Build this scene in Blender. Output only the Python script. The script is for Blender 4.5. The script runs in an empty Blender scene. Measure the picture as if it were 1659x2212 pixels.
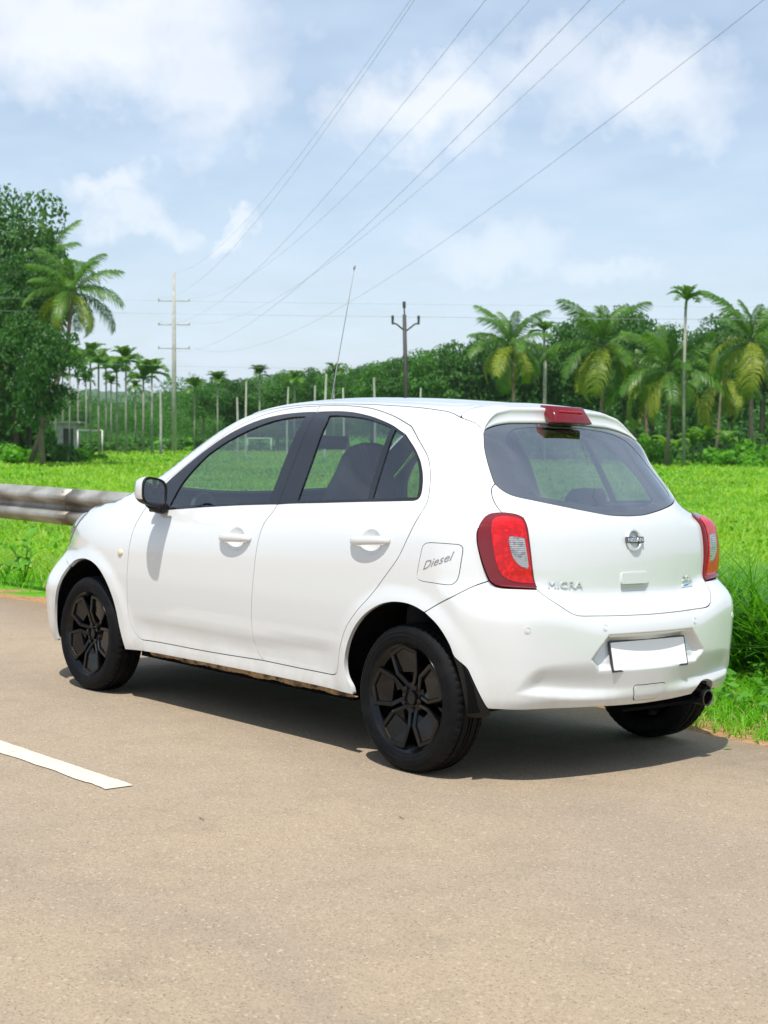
import bpy, bmesh, math, random
import numpy as np
from mathutils import Vector, Matrix
from mathutils.geometry import delaunay_2d_cdt
R=math.radians
scene=bpy.context.scene
col=scene.collection
rng=np.random.default_rng(7); random.seed(7)

# ---------------------------------------------------------------- camera
CAMBER=R(1.7)                      # the road falls away to the right, car and road lean with it
cd=bpy.data.cameras.new('camera'); cam=bpy.data.objects.new('camera',cd); col.objects.link(cam)
CAM=Vector((-4.4251,4.7752,1.3691))
FWD=Vector((.75212,-.65686,-.05337)).normalized()
UP=Vector((.04461,-.03004,.99855)); RGT=FWD.cross(UP).normalized(); UP=RGT.cross(FWD)
cam.matrix_world=Matrix(((RGT.x,UP.x,-FWD.x,CAM.x),(RGT.y,UP.y,-FWD.y,CAM.y),(RGT.z,UP.z,-FWD.z,CAM.z),(0,0,0,1)))
cd.sensor_fit='VERTICAL'; cd.sensor_height=36; cd.sensor_width=27; cd.lens=36*5997.6/4032
cd.clip_start=.1; cd.clip_end=3000
cd.dof.use_dof=True; cd.dof.focus_distance=5.9; cd.dof.aperture_fstop=7.5
scene.camera=cam

# ---------------------------------------------------------------- sky, sun, exposure
SUN_TO=Vector((-.30,.38,1.0)).normalized()         # direction towards the sun
w=bpy.data.worlds.new('World'); scene.world=w; w.use_nodes=True
w.cycles.sampling_method='MANUAL'; w.cycles.sample_map_resolution=512
nt=w.node_tree; nt.nodes.clear()
def N(t,tree=None,**kw):
    n=(tree or nt).nodes.new(t)
    for k,v in kw.items(): setattr(n,k,v)
    return n
def pixdir(px,py):
    """direction towards a point of the sky given as view angles"""
    x=(px-829.5)*1.82279/5997.6; y=(1106-py)*1.82279/5997.6
    return (FWD+RGT*x+UP*y).normalized()
def build_sky():
    L=nt.links.new
    out=N('ShaderNodeOutputWorld'); bg=N('ShaderNodeBackground'); bg.inputs[1].default_value=.126
    sky=N('ShaderNodeTexSky',sky_type='NISHITA'); sky.sun_disc=False
    sky.sun_elevation=math.asin(SUN_TO.z); sky.sun_rotation=math.atan2(SUN_TO.x,SUN_TO.y)
    sky.air_density=1.0; sky.dust_density=1.2; sky.ozone_density=1.5
    tc=N('ShaderNodeTexCoord')
    def vm(op,a,b=None):
        n=N('ShaderNodeVectorMath',operation=op)
        for i,v in enumerate((a,b)):
            if v is None: continue
            if isinstance(v,bpy.types.NodeSocket): L(v,n.inputs[i])
            elif op=='SCALE' and i==1: n.inputs[3].default_value=v
            else: n.inputs[i].default_value=v
        return n.outputs['Value'] if op in('DOT_PRODUCT','LENGTH') else n.outputs[0]
    def m(op,a,b=None,c=None,clamp=False):
        n=N('ShaderNodeMath',operation=op); n.use_clamp=clamp
        for i,v in enumerate((a,b,c)):
            if v is None: continue
            if isinstance(v,bpy.types.NodeSocket): L(v,n.inputs[i])
            else: n.inputs[i].default_value=v
        return n.outputs[0]
    d0=tc.outputs['Generated']
    n1=N('ShaderNodeTexNoise'); n1.inputs['Scale'].default_value=22; n1.inputs['Detail'].default_value=4; n1.inputs['Roughness'].default_value=.62; L(d0,n1.inputs['Vector'])
    n2=N('ShaderNodeTexNoise'); n2.inputs['Scale'].default_value=7; n2.inputs['Detail'].default_value=1; L(d0,n2.inputs['Vector'])
    dd=vm('ADD',d0,vm('SCALE',vm('SUBTRACT',n1.outputs['Color'],(.5,.5,.5)),.085))
    dd=vm('ADD',dd,vm('SCALE',vm('SUBTRACT',n2.outputs['Color'],(.5,.5,.5)),.05))
    acc=None
    for px,py,rx,ry,s in ((170,40,330,150,1.0),(420,150,150,130,.75),(900,235,190,105,.95),(1400,205,210,95,.8),(1180,150,150,80,.5),
                        (270,420,80,45,.65),(340,470,75,45,.55),(510,478,36,26,.6),(1070,560,150,55,.35),(1330,600,90,35,.3)):
        D=pixdir(px,py); r_=D.cross(Vector((0,0,1))).normalized(); u_=r_.cross(D)
        q=vm('SUBTRACT',dd,tuple(D))
        a=m('MULTIPLY',vm('DOT_PRODUCT',q,tuple(r_)),1/(rx*.000304)); b=m('MULTIPLY',vm('DOT_PRODUCT',q,tuple(u_)),1/(ry*.000304))
        e=m('MULTIPLY',m('SUBTRACT',1.28,m('SQRT',m('ADD',m('MULTIPLY',a,a),m('MULTIPLY',b,b)))),1.15,clamp=True)
        e=m('MULTIPLY',e,s)
        acc=e if acc is None else m('MAXIMUM',acc,e)
    # broken cloud over the rest of the dome, and a thin veil
    pl=N('ShaderNodeSeparateXYZ'); L(d0,pl.inputs[0])
    den=m('ADD',m('ABSOLUTE',pl.outputs[2]),.18)
    cx=N('ShaderNodeCombineXYZ'); L(m('DIVIDE',pl.outputs[0],den),cx.inputs[0]); L(m('DIVIDE',pl.outputs[1],den),cx.inputs[1])
    n3=N('ShaderNodeTexNoise'); n3.inputs['Scale'].default_value=1.1; n3.inputs['Detail'].default_value=4; n3.inputs['Roughness'].default_value=.58; L(cx.outputs[0],n3.inputs['Vector'])
    n4=N('ShaderNodeTexNoise'); n4.inputs['Scale'].default_value=3.2; n4.inputs['Detail'].default_value=3; n4.inputs['Roughness'].default_value=.6; L(cx.outputs[0],n4.inputs['Vector'])
    gen=m('MULTIPLY',m('SUBTRACT',n3.outputs['Fac'],.56,clamp=True),3.0,clamp=True)
    # the generic cloud gives way where the cloud bank of the picture stands
    far=m('MULTIPLY',m('SUBTRACT',.93,vm('DOT_PRODUCT',d0,tuple(pixdir(830,450))),clamp=True),14,clamp=True)
    gen=m('MULTIPLY',gen,far)
    veil=m('MULTIPLY',m('SUBTRACT',n4.outputs['Fac'],.30,clamp=True),.85,clamp=True)
    cl=m('MAXIMUM',acc,gen)
    # low haze
    hz=m('POWER',m('SUBTRACT',1.0,m('ABSOLUTE',pl.outputs[2]),clamp=True),9)
    SKYC=(1.0,1.0,1.0)
    mix1=N('ShaderNodeMixRGB'); L(sky.outputs[0],mix1.inputs[1]); mix1.inputs[2].default_value=(5.75,6.7,7.9,1); L(m('ADD',m('MULTIPLY',veil,.75),m('ADD',m('MULTIPLY',hz,.34),.30),clamp=True),mix1.inputs[0])
    mix2=N('ShaderNodeMixRGB'); L(mix1.outputs[0],mix2.inputs[1]); mix2.inputs[2].default_value=(8.0,8.05,8.2,1); L(m('MULTIPLY',m('POWER',cl,.85),.66,clamp=True),mix2.inputs[0])
    L(mix2.outputs[0],bg.inputs[0]); L(bg.outputs[0],out.inputs[0])
build_sky()
sl=bpy.data.lights.new('sun','SUN'); so=bpy.data.objects.new('sun',sl); col.objects.link(so)
sl.energy=4.7; sl.angle=R(.53); sl.color=(1,.955,.88)
so.rotation_euler=(-SUN_TO).to_track_quat('-Z','Y').to_euler(); so.location=(0,0,30)
vs=scene.view_settings; vs.view_transform='Standard'; vs.look='None'; vs.exposure=.15; vs.gamma=1; vs.use_curve_mapping=False
scene.render.engine='CYCLES'; cy=scene.cycles
cy.use_denoising=True; cy.use_adaptive_sampling=True; cy.adaptive_threshold=.02; cy.max_bounces=8; cy.transparent_max_bounces=12; cy.caustics_reflective=False; cy.caustics_refractive=False
try: cy.denoiser='OPENIMAGEDENOISE'
except Exception: pass

# ---------------------------------------------------------------- helpers
def tag(o,label=None,cat=None,group=None,kind=None):
    if label: o['label']=label
    if cat: o['category']=cat
    if group: o['group']=group
    if kind: o['kind']=kind
    return o
def empty(name,loc=(0,0,0),rot=(0,0,0)):
    o=bpy.data.objects.new(name,None); o.empty_display_size=.2; o.location=loc; o.rotation_euler=rot; col.objects.link(o); return o
def link(name,me,parent=None,loc=None,rot=None,scale=None):
    o=bpy.data.objects.new(name,me); col.objects.link(o)
    if parent is not None: o.parent=parent
    if loc is not None: o.location=loc
    if rot is not None: o.rotation_euler=rot
    if scale is not None: o.scale=scale if hasattr(scale,'__len__') else (scale,)*3
    return o
def mkmesh(name,V,F,mats=(),smooth=True,fmat=None,nrm=None):
    me=bpy.data.meshes.new(name)
    me.from_pydata([tuple(map(float,v)) for v in V],[],[tuple(int(i) for i in f) for f in F])
    for m_ in mats: me.materials.append(m_)
    if fmat is not None: me.polygons.foreach_set('material_index',np.asarray(fmat,np.int32))
    if smooth: me.polygons.foreach_set('use_smooth',np.ones(len(me.polygons),bool))
    me.update()
    if nrm is not None: me.normals_split_custom_set_from_vertices([tuple(map(float,n)) for n in nrm])
    return me
def fastmesh(name,V,F,mats=(),smooth=False,fmat=None):
    """many quads or triangles at once (F is an n x k array)"""
    V=np.asarray(V,np.float32); F=np.asarray(F,np.int32); n,k=F.shape
    me=bpy.data.meshes.new(name); me.vertices.add(len(V)); me.vertices.foreach_set('co',V.ravel())
    me.loops.add(n*k); me.loops.foreach_set('vertex_index',F.ravel())
    me.polygons.add(n); me.polygons.foreach_set('loop_start',np.arange(0,n*k,k,dtype=np.int32)); me.polygons.foreach_set('loop_total',np.full(n,k,np.int32))
    for m_ in mats: me.materials.append(m_)
    if fmat is not None: me.polygons.foreach_set('material_index',np.asarray(fmat,np.int32))
    if smooth: me.polygons.foreach_set('use_smooth',np.ones(n,bool))
    me.update(calc_edges=True); me.validate(); return me
class MB:
    """collects simple shapes into one mesh"""
    def __init__(s): s.V=[];s.F=[]
    def add(s,V,F):
        b=len(s.V); s.V+=[tuple(v) for v in V]; s.F+=[tuple(b+i for i in f) for f in F]; return s
    def box(s,c,h,rot=None,bev=0):
        c=Vector(c); M=rot or Matrix.Identity(3)
        if bev>0:
            bm=bmesh.new(); bmesh.ops.create_cube(bm,size=2)
            for v in bm.verts: v.co=Vector((v.co.x*h[0],v.co.y*h[1],v.co.z*h[2]))
            bmesh.ops.bevel(bm,geom=bm.edges[:],offset=bev,segments=2,affect='EDGES',profile=.5)
            bm.verts.index_update()
            s.add([c+M@v.co for v in bm.verts],[[v.index for v in f.verts] for f in bm.faces]); bm.free(); return s
        V=[c+M@Vector((x*h[0],y*h[1],z*h[2])) for x in(-1,1) for y in(-1,1) for z in(-1,1)]
        return s.add(V,[(0,1,3,2),(4,6,7,5),(0,4,5,1),(2,3,7,6),(0,2,6,4),(1,5,7,3)])
    def tube(s,pts,rad,n=8,cap=True,flat=1.0):
        pts=[Vector(p) for p in pts]; rad=rad if hasattr(rad,'__len__') else [rad]*len(pts)
        V=[];up=Vector((0,0,1)); prev=None
        for i,p in enumerate(pts):
            t=(pts[min(i+1,len(pts)-1)]-pts[max(i-1,0)]).normalized()
            a=(prev-t*prev.dot(t)) if prev is not None else t.cross(up if abs(t.z)<.95 else Vector((1,0,0)))
            a.normalize(); prev=a; b=t.cross(a)
            for k in range(n):
                an=2*math.pi*k/n; V.append(p+(a*math.cos(an)+b*math.sin(an)*flat)*rad[i])
        F=[(i*n+k,i*n+(k+1)%n,(i+1)*n+(k+1)%n,(i+1)*n+k) for i in range(len(pts)-1) for k in range(n)]
        if cap: F+=[tuple(range(n-1,-1,-1)),tuple(range((len(pts)-1)*n,len(pts)*n))]
        return s.add(V,F)
    def lathe(s,prof,n=32,M=None,closed=False):
        """prof: (radius, height) pairs about the local z axis"""
        V=[];M=M or Matrix.Identity(4)
        for r_,h in prof:
            for k in range(n):
                a=2*math.pi*k/n; V.append(M@Vector((r_*math.cos(a),r_*math.sin(a),h)))
        m_=len(prof)
        F=[(i*n+k,i*n+(k+1)%n,((i+1)%m_)*n+(k+1)%n,((i+1)%m_)*n+k) for i in range(m_ if closed else m_-1) for k in range(n)]
        return s.add(V,F)
    def build(s,name,mat,parent=None,smooth=False,angle=None,**kw):
        me=mkmesh(name,s.V,s.F,(mat,) if mat else (),smooth=smooth or angle is not None)
        if angle is not None: me.set_sharp_from_angle(angle=R(angle))
        return link(name,me,parent,**kw)

# ---------------------------------------------------------------- materials
def mat(name,base=(.5,.5,.5),rough=.5,metal=0,spec=.5,coat=0,coat_rough=.03,var=0,vscale=8,bump=0,bscale=60,tint=None,tscale=3,tthr=(.45,.65),sub=0,vdetail=6):
    m_=bpy.data.materials.new(name); m_.use_nodes=True; t=m_.node_tree; b=t.nodes['Principled BSDF']
    b.inputs['Base Color'].default_value=(*base,1); b.inputs['Roughness'].default_value=rough; b.inputs['Metallic'].default_value=metal
    b.inputs['Specular IOR Level'].default_value=spec; b.inputs['Coat Weight'].default_value=coat; b.inputs['Coat Roughness'].default_value=coat_rough
    tc=t.nodes.new('ShaderNodeTexCoord'); co=tc.outputs['Object']; last=None
    if var>0:
        n=t.nodes.new('ShaderNodeTexNoise'); n.inputs['Scale'].default_value=vscale; n.inputs['Detail'].default_value=vdetail; t.links.new(co,n.inputs['Vector'])
        h=t.nodes.new('ShaderNodeMapRange'); h.inputs[1].default_value=.25; h.inputs[2].default_value=.75; h.inputs[3].default_value=1-var; h.inputs[4].default_value=1+var; t.links.new(n.outputs['Fac'],h.inputs[0])
        x=t.nodes.new('ShaderNodeMixRGB'); x.blend_type='MULTIPLY'; x.inputs[0].default_value=1; x.inputs[1].default_value=(*base,1); t.links.new(h.outputs[0],x.inputs[2]); last=x.outputs[0]
    if tint:
        n=t.nodes.new('ShaderNodeTexNoise'); n.inputs['Scale'].default_value=tscale; n.inputs['Detail'].default_value=7; t.links.new(co,n.inputs['Vector'])
        h=t.nodes.new('ShaderNodeMapRange'); h.inputs[1].default_value=tthr[0]; h.inputs[2].default_value=tthr[1]; t.links.new(n.outputs['Fac'],h.inputs[0])
        x=t.nodes.new('ShaderNodeMixRGB'); x.inputs[2].default_value=(*tint,1); t.links.new(h.outputs[0],x.inputs[0])
        if last: t.links.new(last,x.inputs[1])
        else: x.inputs[1].default_value=(*base,1)
        last=x.outputs[0]
    if last: t.links.new(last,b.inputs['Base Color'])
    if bump>0:
        n=t.nodes.new('ShaderNodeTexNoise'); n.inputs['Scale'].default_value=bscale; n.inputs['Detail'].default_value=4; t.links.new(co,n.inputs['Vector'])
        k=t.nodes.new('ShaderNodeBump'); k.inputs['Strength'].default_value=bump; k.inputs['Distance'].default_value=.01; t.links.new(n.outputs['Fac'],k.inputs['Height']); t.links.new(k.outputs[0],b.inputs['Normal'])
    return m_
def glassmat(name,tint,rough=.0,refl=1.0,f0=.045):
    """thin pane: tinted see-through plus mirror reflection that grows towards grazing angles"""
    m_=bpy.data.materials.new(name); m_.use_nodes=True; t=m_.node_tree; t.nodes.clear()
    o=t.nodes.new('ShaderNodeOutputMaterial'); mx=t.nodes.new('ShaderNodeMixShader'); tr=t.nodes.new('ShaderNodeBsdfTransparent'); gl=t.nodes.new('ShaderNodeBsdfGlossy'); g=t.nodes.new('ShaderNodeNewGeometry')
    d=t.nodes.new('ShaderNodeVectorMath'); d.operation='DOT_PRODUCT'; t.links.new(g.outputs['Incoming'],d.inputs[0]); t.links.new(g.outputs['Normal'],d.inputs[1])
    ab=t.nodes.new('ShaderNodeMath'); ab.operation='ABSOLUTE'; t.links.new(d.outputs['Value'],ab.inputs[0])
    su=t.nodes.new('ShaderNodeMath'); su.operation='SUBTRACT'; su.use_clamp=True; su.inputs[0].default_value=1; t.links.new(ab.outputs[0],su.inputs[1])
    pw=t.nodes.new('ShaderNodeMath'); pw.operation='POWER'; pw.inputs[1].default_value=5; t.links.new(su.outputs[0],pw.inputs[0])
    ma=t.nodes.new('ShaderNodeMath'); ma.operation='MULTIPLY_ADD'; ma.inputs[1].default_value=1-f0; ma.inputs[2].default_value=f0*1.9; t.links.new(pw.outputs[0],ma.inputs[0])
    tr.inputs[0].default_value=(*tint,1); gl.inputs['Roughness'].default_value=rough; gl.inputs[0].default_value=(refl,)*3+(1,)
    t.links.new(ma.outputs[0],mx.inputs[0]); t.links.new(tr.outputs[0],mx.inputs[1]); t.links.new(gl.outputs[0],mx.inputs[2]); t.links.new(mx.outputs[0],o.inputs[0]); return m_
def leafmat(name,base,base2,trans=.35,rough=.55,vscale=.6,spec=.3,patch=1.0):
    """leaf: two greens mixed by place and by leaf, some light coming through"""
    m_=bpy.data.materials.new(name); m_.use_nodes=True; t=m_.node_tree; b=t.nodes['Principled BSDF']; o=t.nodes['Material Output']
    g=t.nodes.new('ShaderNodeNewGeometry'); oi=t.nodes.new('ShaderNodeObjectInfo')
    a=t.nodes.new('ShaderNodeMath'); a.operation='ADD'; t.links.new(g.outputs['Random Per Island'],a.inputs[0]); 
    n=t.nodes.new('ShaderNodeTexNoise'); n.inputs['Scale'].default_value=vscale; n.inputs['Detail'].default_value=2; t.links.new(g.outputs['Position'],n.inputs['Vector']); t.links.new(n.outputs['Fac'],a.inputs[1])
    if patch!=1.0:
        pm=t.nodes.new('ShaderNodeMath'); pm.operation='MULTIPLY_ADD'; pm.inputs[1].default_value=patch; pm.inputs[2].default_value=.5-.5*patch; t.links.new(n.outputs['Fac'],pm.inputs[0]); t.links.new(pm.outputs[0],a.inputs[1]); n.inputs['Detail'].default_value=5
    a2=t.nodes.new('ShaderNodeMath'); a2.operation='MULTIPLY_ADD'; t.links.new(oi.outputs['Random'],a2.inputs[0]); a2.inputs[1].default_value=.6; t.links.new(a.outputs[0],a2.inputs[2])
    h=t.nodes.new('ShaderNodeMapRange'); h.inputs[1].default_value=.5; h.inputs[2].default_value=1.7; t.links.new(a2.outputs[0],h.inputs[0])
    x=t.nodes.new('ShaderNodeMixRGB'); x.inputs[1].default_value=(*base,1); x.inputs[2].default_value=(*base2,1); t.links.new(h.outputs[0],x.inputs[0]); t.links.new(x.outputs[0],b.inputs['Base Color'])
    b.inputs['Roughness'].default_value=rough; b.inputs['Specular IOR Level'].default_value=spec
    if trans>0:
        tl=t.nodes.new('ShaderNodeBsdfTranslucent'); br=t.nodes.new('ShaderNodeMixRGB'); br.blend_type='MULTIPLY'; br.inputs[0].default_value=1; br.inputs[2].default_value=(1.5,1.5,.5,1); t.links.new(x.outputs[0],br.inputs[1]); t.links.new(br.outputs[0],tl.inputs[0])
        mx=t.nodes.new('ShaderNodeMixShader'); mx.inputs[0].default_value=trans; t.links.new(b.outputs[0],mx.inputs[1]); t.links.new(tl.outputs[0],mx.inputs[2]); t.links.new(mx.outputs[0],o.inputs[0])
    return m_
# ================================================================ car body surface (rear axle at x=0, x forward, y left)
def pchip(xs,ys,smooth=0.0,n=1500):
    xs=np.array(xs,float);ys=np.array(ys,float)
    h=np.diff(xs);d=np.diff(ys)/h
    m=np.zeros_like(xs)
    for i in range(1,len(xs)-1):
        if d[i-1]*d[i]>0:
            w1=2*h[i]+h[i-1];w2=h[i]+2*h[i-1]
            m[i]=(w1+w2)/(w1/d[i-1]+w2/d[i])
    m[0]=d[0];m[-1]=d[-1]
    pad=smooth*3
    X=np.linspace(xs[0]-pad,xs[-1]+pad,n)
    i=np.clip(np.searchsorted(xs,X)-1,0,len(xs)-2)
    t=(X-xs[i])/h[i];tc=np.clip(t,0,1)
    Y=(1+2*tc)*(1-tc)**2*ys[i]+tc*(1-tc)**2*h[i]*m[i]+tc**2*(3-2*tc)*ys[i+1]+tc**2*(tc-1)*h[i]*m[i+1]
    Y=Y+np.where(t<0,t*h[i]*m[0],0)+np.where(t>1,(t-1)*h[i]*m[-1],0)
    if smooth>0:
        dx=X[1]-X[0];k=int(3*smooth/dx)+1
        g=np.exp(-.5*(np.arange(-k,k+1)*dx/smooth)**2);g/=g.sum()
        Yp=np.concatenate([Y[0]+(np.arange(-k,0))*(Y[1]-Y[0]),Y,Y[-1]+np.arange(1,k+1)*(Y[-1]-Y[-2])])
        Y=np.convolve(Yp,g,'valid')
    def f(x):
        x=np.asarray(x,float)
        r=np.interp(x,X,Y)
        return r+np.where(x<X[0],(x-X[0])*(Y[1]-Y[0])/(X[1]-X[0]),0)+np.where(x>X[-1],(x-X[-1])*(Y[-1]-Y[-2])/(X[1]-X[0]),0)
    return f
def sst(a,b,x):
    t=np.clip((x-a)/(b-a),0,1);return t*t*(3-2*t)
# half width of the body side by height
BZ=pchip([.12,.16,.20,.25,.30,.36,.45,.55,.65,.75,.83,.90,.945,.98,1.02,1.10,1.20,1.30,1.40,1.50],
         [.70,.745,.772,.79,.798,.803,.812,.824,.831,.832,.829,.820,.808,.796,.780,.747,.704,.657,.602,.535],.012)
TR=pchip([-.8,-.55,-.3,0,.4,1.2],[.10,.062,.030,.008,0,0],.05)      # taper towards the rear
TRU=pchip([-.8,-.5,-.2,.2,.7,1.2],[.27,.185,.10,.030,.004,0],.05)  # the same, above the belt
TF=pchip([1.5,2.1,2.5,2.8,3.0,3.2,3.4],[0,0,.002,.012,.04,.10,.2],.05)
TFH=pchip([1.5,2.2,2.4,2.55,2.7,2.9,3.1,3.4],[0,0,.012,.04,.082,.17,.30,.5],.05)
ZC=pchip([-.7,-.45,-.2,.1,.4,.7,1.0,1.25,1.45,1.6,1.8,2.0,2.2,2.32,2.5,2.7,2.9,3.02,3.12,3.2,3.3],
         [1.41,1.436,1.460,1.487,1.506,1.519,1.524,1.512,1.482,1.428,1.325,1.207,1.083,1.028,.997,.955,.885,.82,.74,.64,.45],.03)
XR=pchip([.15,.20,.24,.27,.30,.34,.42,.5,.58,.62,.645,.66,.68,.70,.715,.74,.80,.88,.93,.98,1.03,1.1,1.2,1.3,1.37,1.45],
         [-.42,-.46,-.50,-.535,-.562,-.58,-.588,-.590,-.587,-.577,-.56,-.545,-.518,-.492,-.478,-.474,-.472,-.467,-.460,-.447,-.424,-.362,-.264,-.166,-.098,-.02],.008)
XF=pchip([.12,.2,.3,.45,.6,.75,.9,1.1],[3.08,3.17,3.22,3.235,3.22,3.17,3.08,2.9],.02)
# ---- relief pressed into the body: number plate recess, bumper groove, door crease, wheel-arch lip
GU=pchip([0,.2,.353,.449,.539,.596,.627,.652,.664],[.478,.48,.481,.48,.475,.463,.445,.403,.370],.004)
GM=pchip([0,.2,.343,.472,.57,.633,.66,.67],[.362,.365,.372,.383,.390,.378,.367,.365],.004)
GL=pchip([0,.163,.302,.462,.585,.652,.67],[.306,.31,.317,.331,.347,.357,.362],.004)
def rear_relief(a,z):
    s=np.maximum.reduce([z-.578,.424-z,(a-.262)*.711+(z-.578)*.703,(a-.358)*.78-(z-.486)*.62])
    rec=sst(0,.036,-s)*(.040-.018*sst(.55,.43,z))
    zu,zm,zl=GU(a),GM(a),GL(a)
    up=np.clip((zu-z)/np.maximum(zu-zm,.01),0,1); dn=np.clip((z-zl)/np.maximum(zm-zl,.01),0,1)
    t=np.where(z>zm,up,dn); t=t*t*(3-2*t)
    D=.021*sst(.672,.56,a)*(.35+.65*sst(.05,.34,a))
    gr=D*t
    return np.maximum(rec,gr)+.35*np.minimum(rec,gr)
def side_relief(x,z):
    zc=.430+.03*sst(1.1,.4,x)
    cr=-.007*sst(-.015,.05,zc-z)*sst(2.10,1.85,x)*sst(.36,.56,x)*sst(.25,.36,z)
    for xc,r0 in ((.03,.352),(2.43,.352)):
        r=np.sqrt((x-xc)**2+(z-.31)**2)
        cr+=.011*(1-sst(r0,r0+.085,r))
    return cr
def Ys(x,z):
    z0=z
    z=z+.067*(np.clip(x,-.5,2.2)-.93)*sst(.55,.95,z)*(1-sst(1.1,1.45,z))
    up=sst(.85,1.25,z)
    hi=sst(.48,.78,z)
    return BZ(z)-TR(x)*(1-up)-TRU(x)*up-TF(x)*(1-hi)-TFH(x)*hi+side_relief(x,z0)
def crown(x,y):
    k=sst(1.9,2.3,x)
    return (.050*(1-k)+.022*k)*(y/.55)**2
def Zt(x,y): return ZC(x)-crown(x,y)
def Xr(y,z):
    a=np.abs(y); rl=rear_relief(a,z)
    z=z-.05*sst(.28,.58,a)*sst(.5,.62,z)*(1-sst(.76,.92,z))
    return rl+XR(z)+.21*a**2+.05*a**4+1.2*np.maximum(a-.32,0)**2*sst(.98,1.08,z)*(1-sst(1.22,1.36,z))
def Xf(y,z): return XF(z)-.30*np.abs(y)**2.6
def rmax(d1,d2,r):
    a=np.maximum(d1+r,0);b=np.maximum(d2+r,0)
    return np.minimum(np.maximum(d1,d2)+r,0)+np.sqrt(a*a+b*b)-r
RZ=pchip([.2,.5,.66,.9,1.05,1.25,1.45],[.17,.16,.15,.16,.13,.12,.12],.05)
def F(x,y,z):
    a=np.abs(y)
    ds=a-Ys(x,z)
    dt=(z-Zt(x,a))*.8
    dr=(Xr(a,z)-x)*.93
    df=(x-Xf(a,z))
    d=rmax(ds,dr,RZ(z))
    d=rmax(d,df,.20)
    return rmax(d,dt,.10-.03*sst(2.,2.3,x))
# unrolled girth coordinate u: side u=x, fan at the corners, then across the rear / front
XPR,XPF,YP,RF=.25,2.55,.30,.55
UR0=XPR-RF*np.pi/2; UR1=UR0-YP
UF0=XPF+RF*np.pi/2; UF1=UF0+YP
def spine(u):
    u=np.asarray(u,float)
    th=np.clip((XPR-u)/RF,0,np.pi/2)-np.clip((u-XPF)/RF,0,np.pi/2)
    ox=np.clip(u,XPR,XPF)
    oy=np.where((u>=XPR)&(u<=XPF),0,YP)
    oy=np.where(u<UR0,YP-(UR0-u),oy); oy=np.where(u>UF0,YP-(u-UF0),oy)
    return ox,oy,-np.sin(th),np.cos(th)
def surf(u,z,Fn=F):
    u=np.asarray(u,float);z=np.asarray(z,float)
    ox,oy,dx,dy=spine(u)
    lo=np.zeros_like(u)+.02;hi=np.zeros_like(u)+1.3
    for _ in range(36):
        m=(lo+hi)/2; s=Fn(ox+dx*m,oy+dy*m,z)<0
        lo=np.where(s,m,lo);hi=np.where(s,hi,m)
    return np.stack([ox+dx*lo,oy+dy*lo,z],-1)
def topsurf(x,y,Fn=F):
    x=np.asarray(x,float);y=np.asarray(y,float)
    lo=np.full_like(x,.5);hi=np.full_like(x,1.8)
    for _ in range(36):
        m=(lo+hi)/2;s=Fn(x,y,m)<0
        lo=np.where(s,m,lo);hi=np.where(s,hi,m)
    return np.stack([x,y,lo],-1)
def grad(P,Fn=F,e=1.5e-3):
    x,y,z=P[...,0],P[...,1],P[...,2]
    g=np.stack([Fn(x+e,y,z)-Fn(x-e,y,z),Fn(x,y+e,z)-Fn(x,y-e,z),Fn(x,y,z+e)-Fn(x,y,z-e)],-1)
    return g/np.linalg.norm(g,axis=-1,keepdims=True)
def to_u(P):
    x,y=P[...,0],np.abs(P[...,1])
    th=np.arctan2(XPR-x,y-YP)
    ur=np.where(y>=YP,XPR-RF*th,UR0-(YP-y))
    thf=np.arctan2(x-XPF,y-YP)
    uf=np.where(y>=YP,XPF+RF*thf,UF0+(YP-y))
    return np.where(x<XPR,ur,np.where(x>XPF,uf,x))
# ================================================================ panel builder
def smoothline(pts,step=.012):
    """open Catmull-Rom curve through the points, evenly resampled"""
    p=np.array(pts,float)
    if len(p)==2: q=p
    else:
        e=np.vstack([2*p[0]-p[1],p,2*p[-1]-p[-2]]); out=[]
        for i in range(len(p)-1):
            a,b,c_,d=e[i:i+4]; t=np.linspace(0,1,12,endpoint=False)[:,None]
            out.append(.5*((2*b)+(-a+c_)*t+(2*a-5*b+4*c_-d)*t**2+(-a+3*b-3*c_+d)*t**3))
        q=np.vstack(out+[p[-1:]])
    s=np.concatenate([[0],np.cumsum(np.linalg.norm(np.diff(q,axis=0),axis=1))])
    n=max(2,int(round(s[-1]/step))+1); S=np.linspace(0,s[-1],n)
    return np.stack([np.interp(S,s,q[:,0]),np.interp(S,s,q[:,1])],1)
def chain(*segs,step=.012):
    """closed outline from smooth pieces that meet in corners"""
    o=[smoothline(s,step)[:-1] for s in segs]
    return np.vstack(o)
def loop(pts,step=.012):
    """closed smooth outline"""
    p=list(pts); n=len(p); q=smoothline(p[-3:]+p+p[:3],step*.25)
    p=np.array(p); i0=np.argmin(np.linalg.norm(q[:len(q)//2]-p[0],axis=1)); i1=len(q)//2+np.argmin(np.linalg.norm(q[len(q)//2:]-p[0],axis=1))
    q=q[i0:i1]; s=np.concatenate([[0],np.cumsum(np.linalg.norm(np.diff(q,axis=0),axis=1))]); m_=max(8,int(s[-1]/step)); S=np.linspace(0,s[-1],m_,endpoint=False)
    return np.stack([np.interp(S,s,q[:,0]),np.interp(S,s,q[:,1])],1)
def area2(p): x,y=p[:,0],p[:,1]; return np.sum(x*np.roll(y,-1)-np.roll(x,-1)*y)
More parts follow.
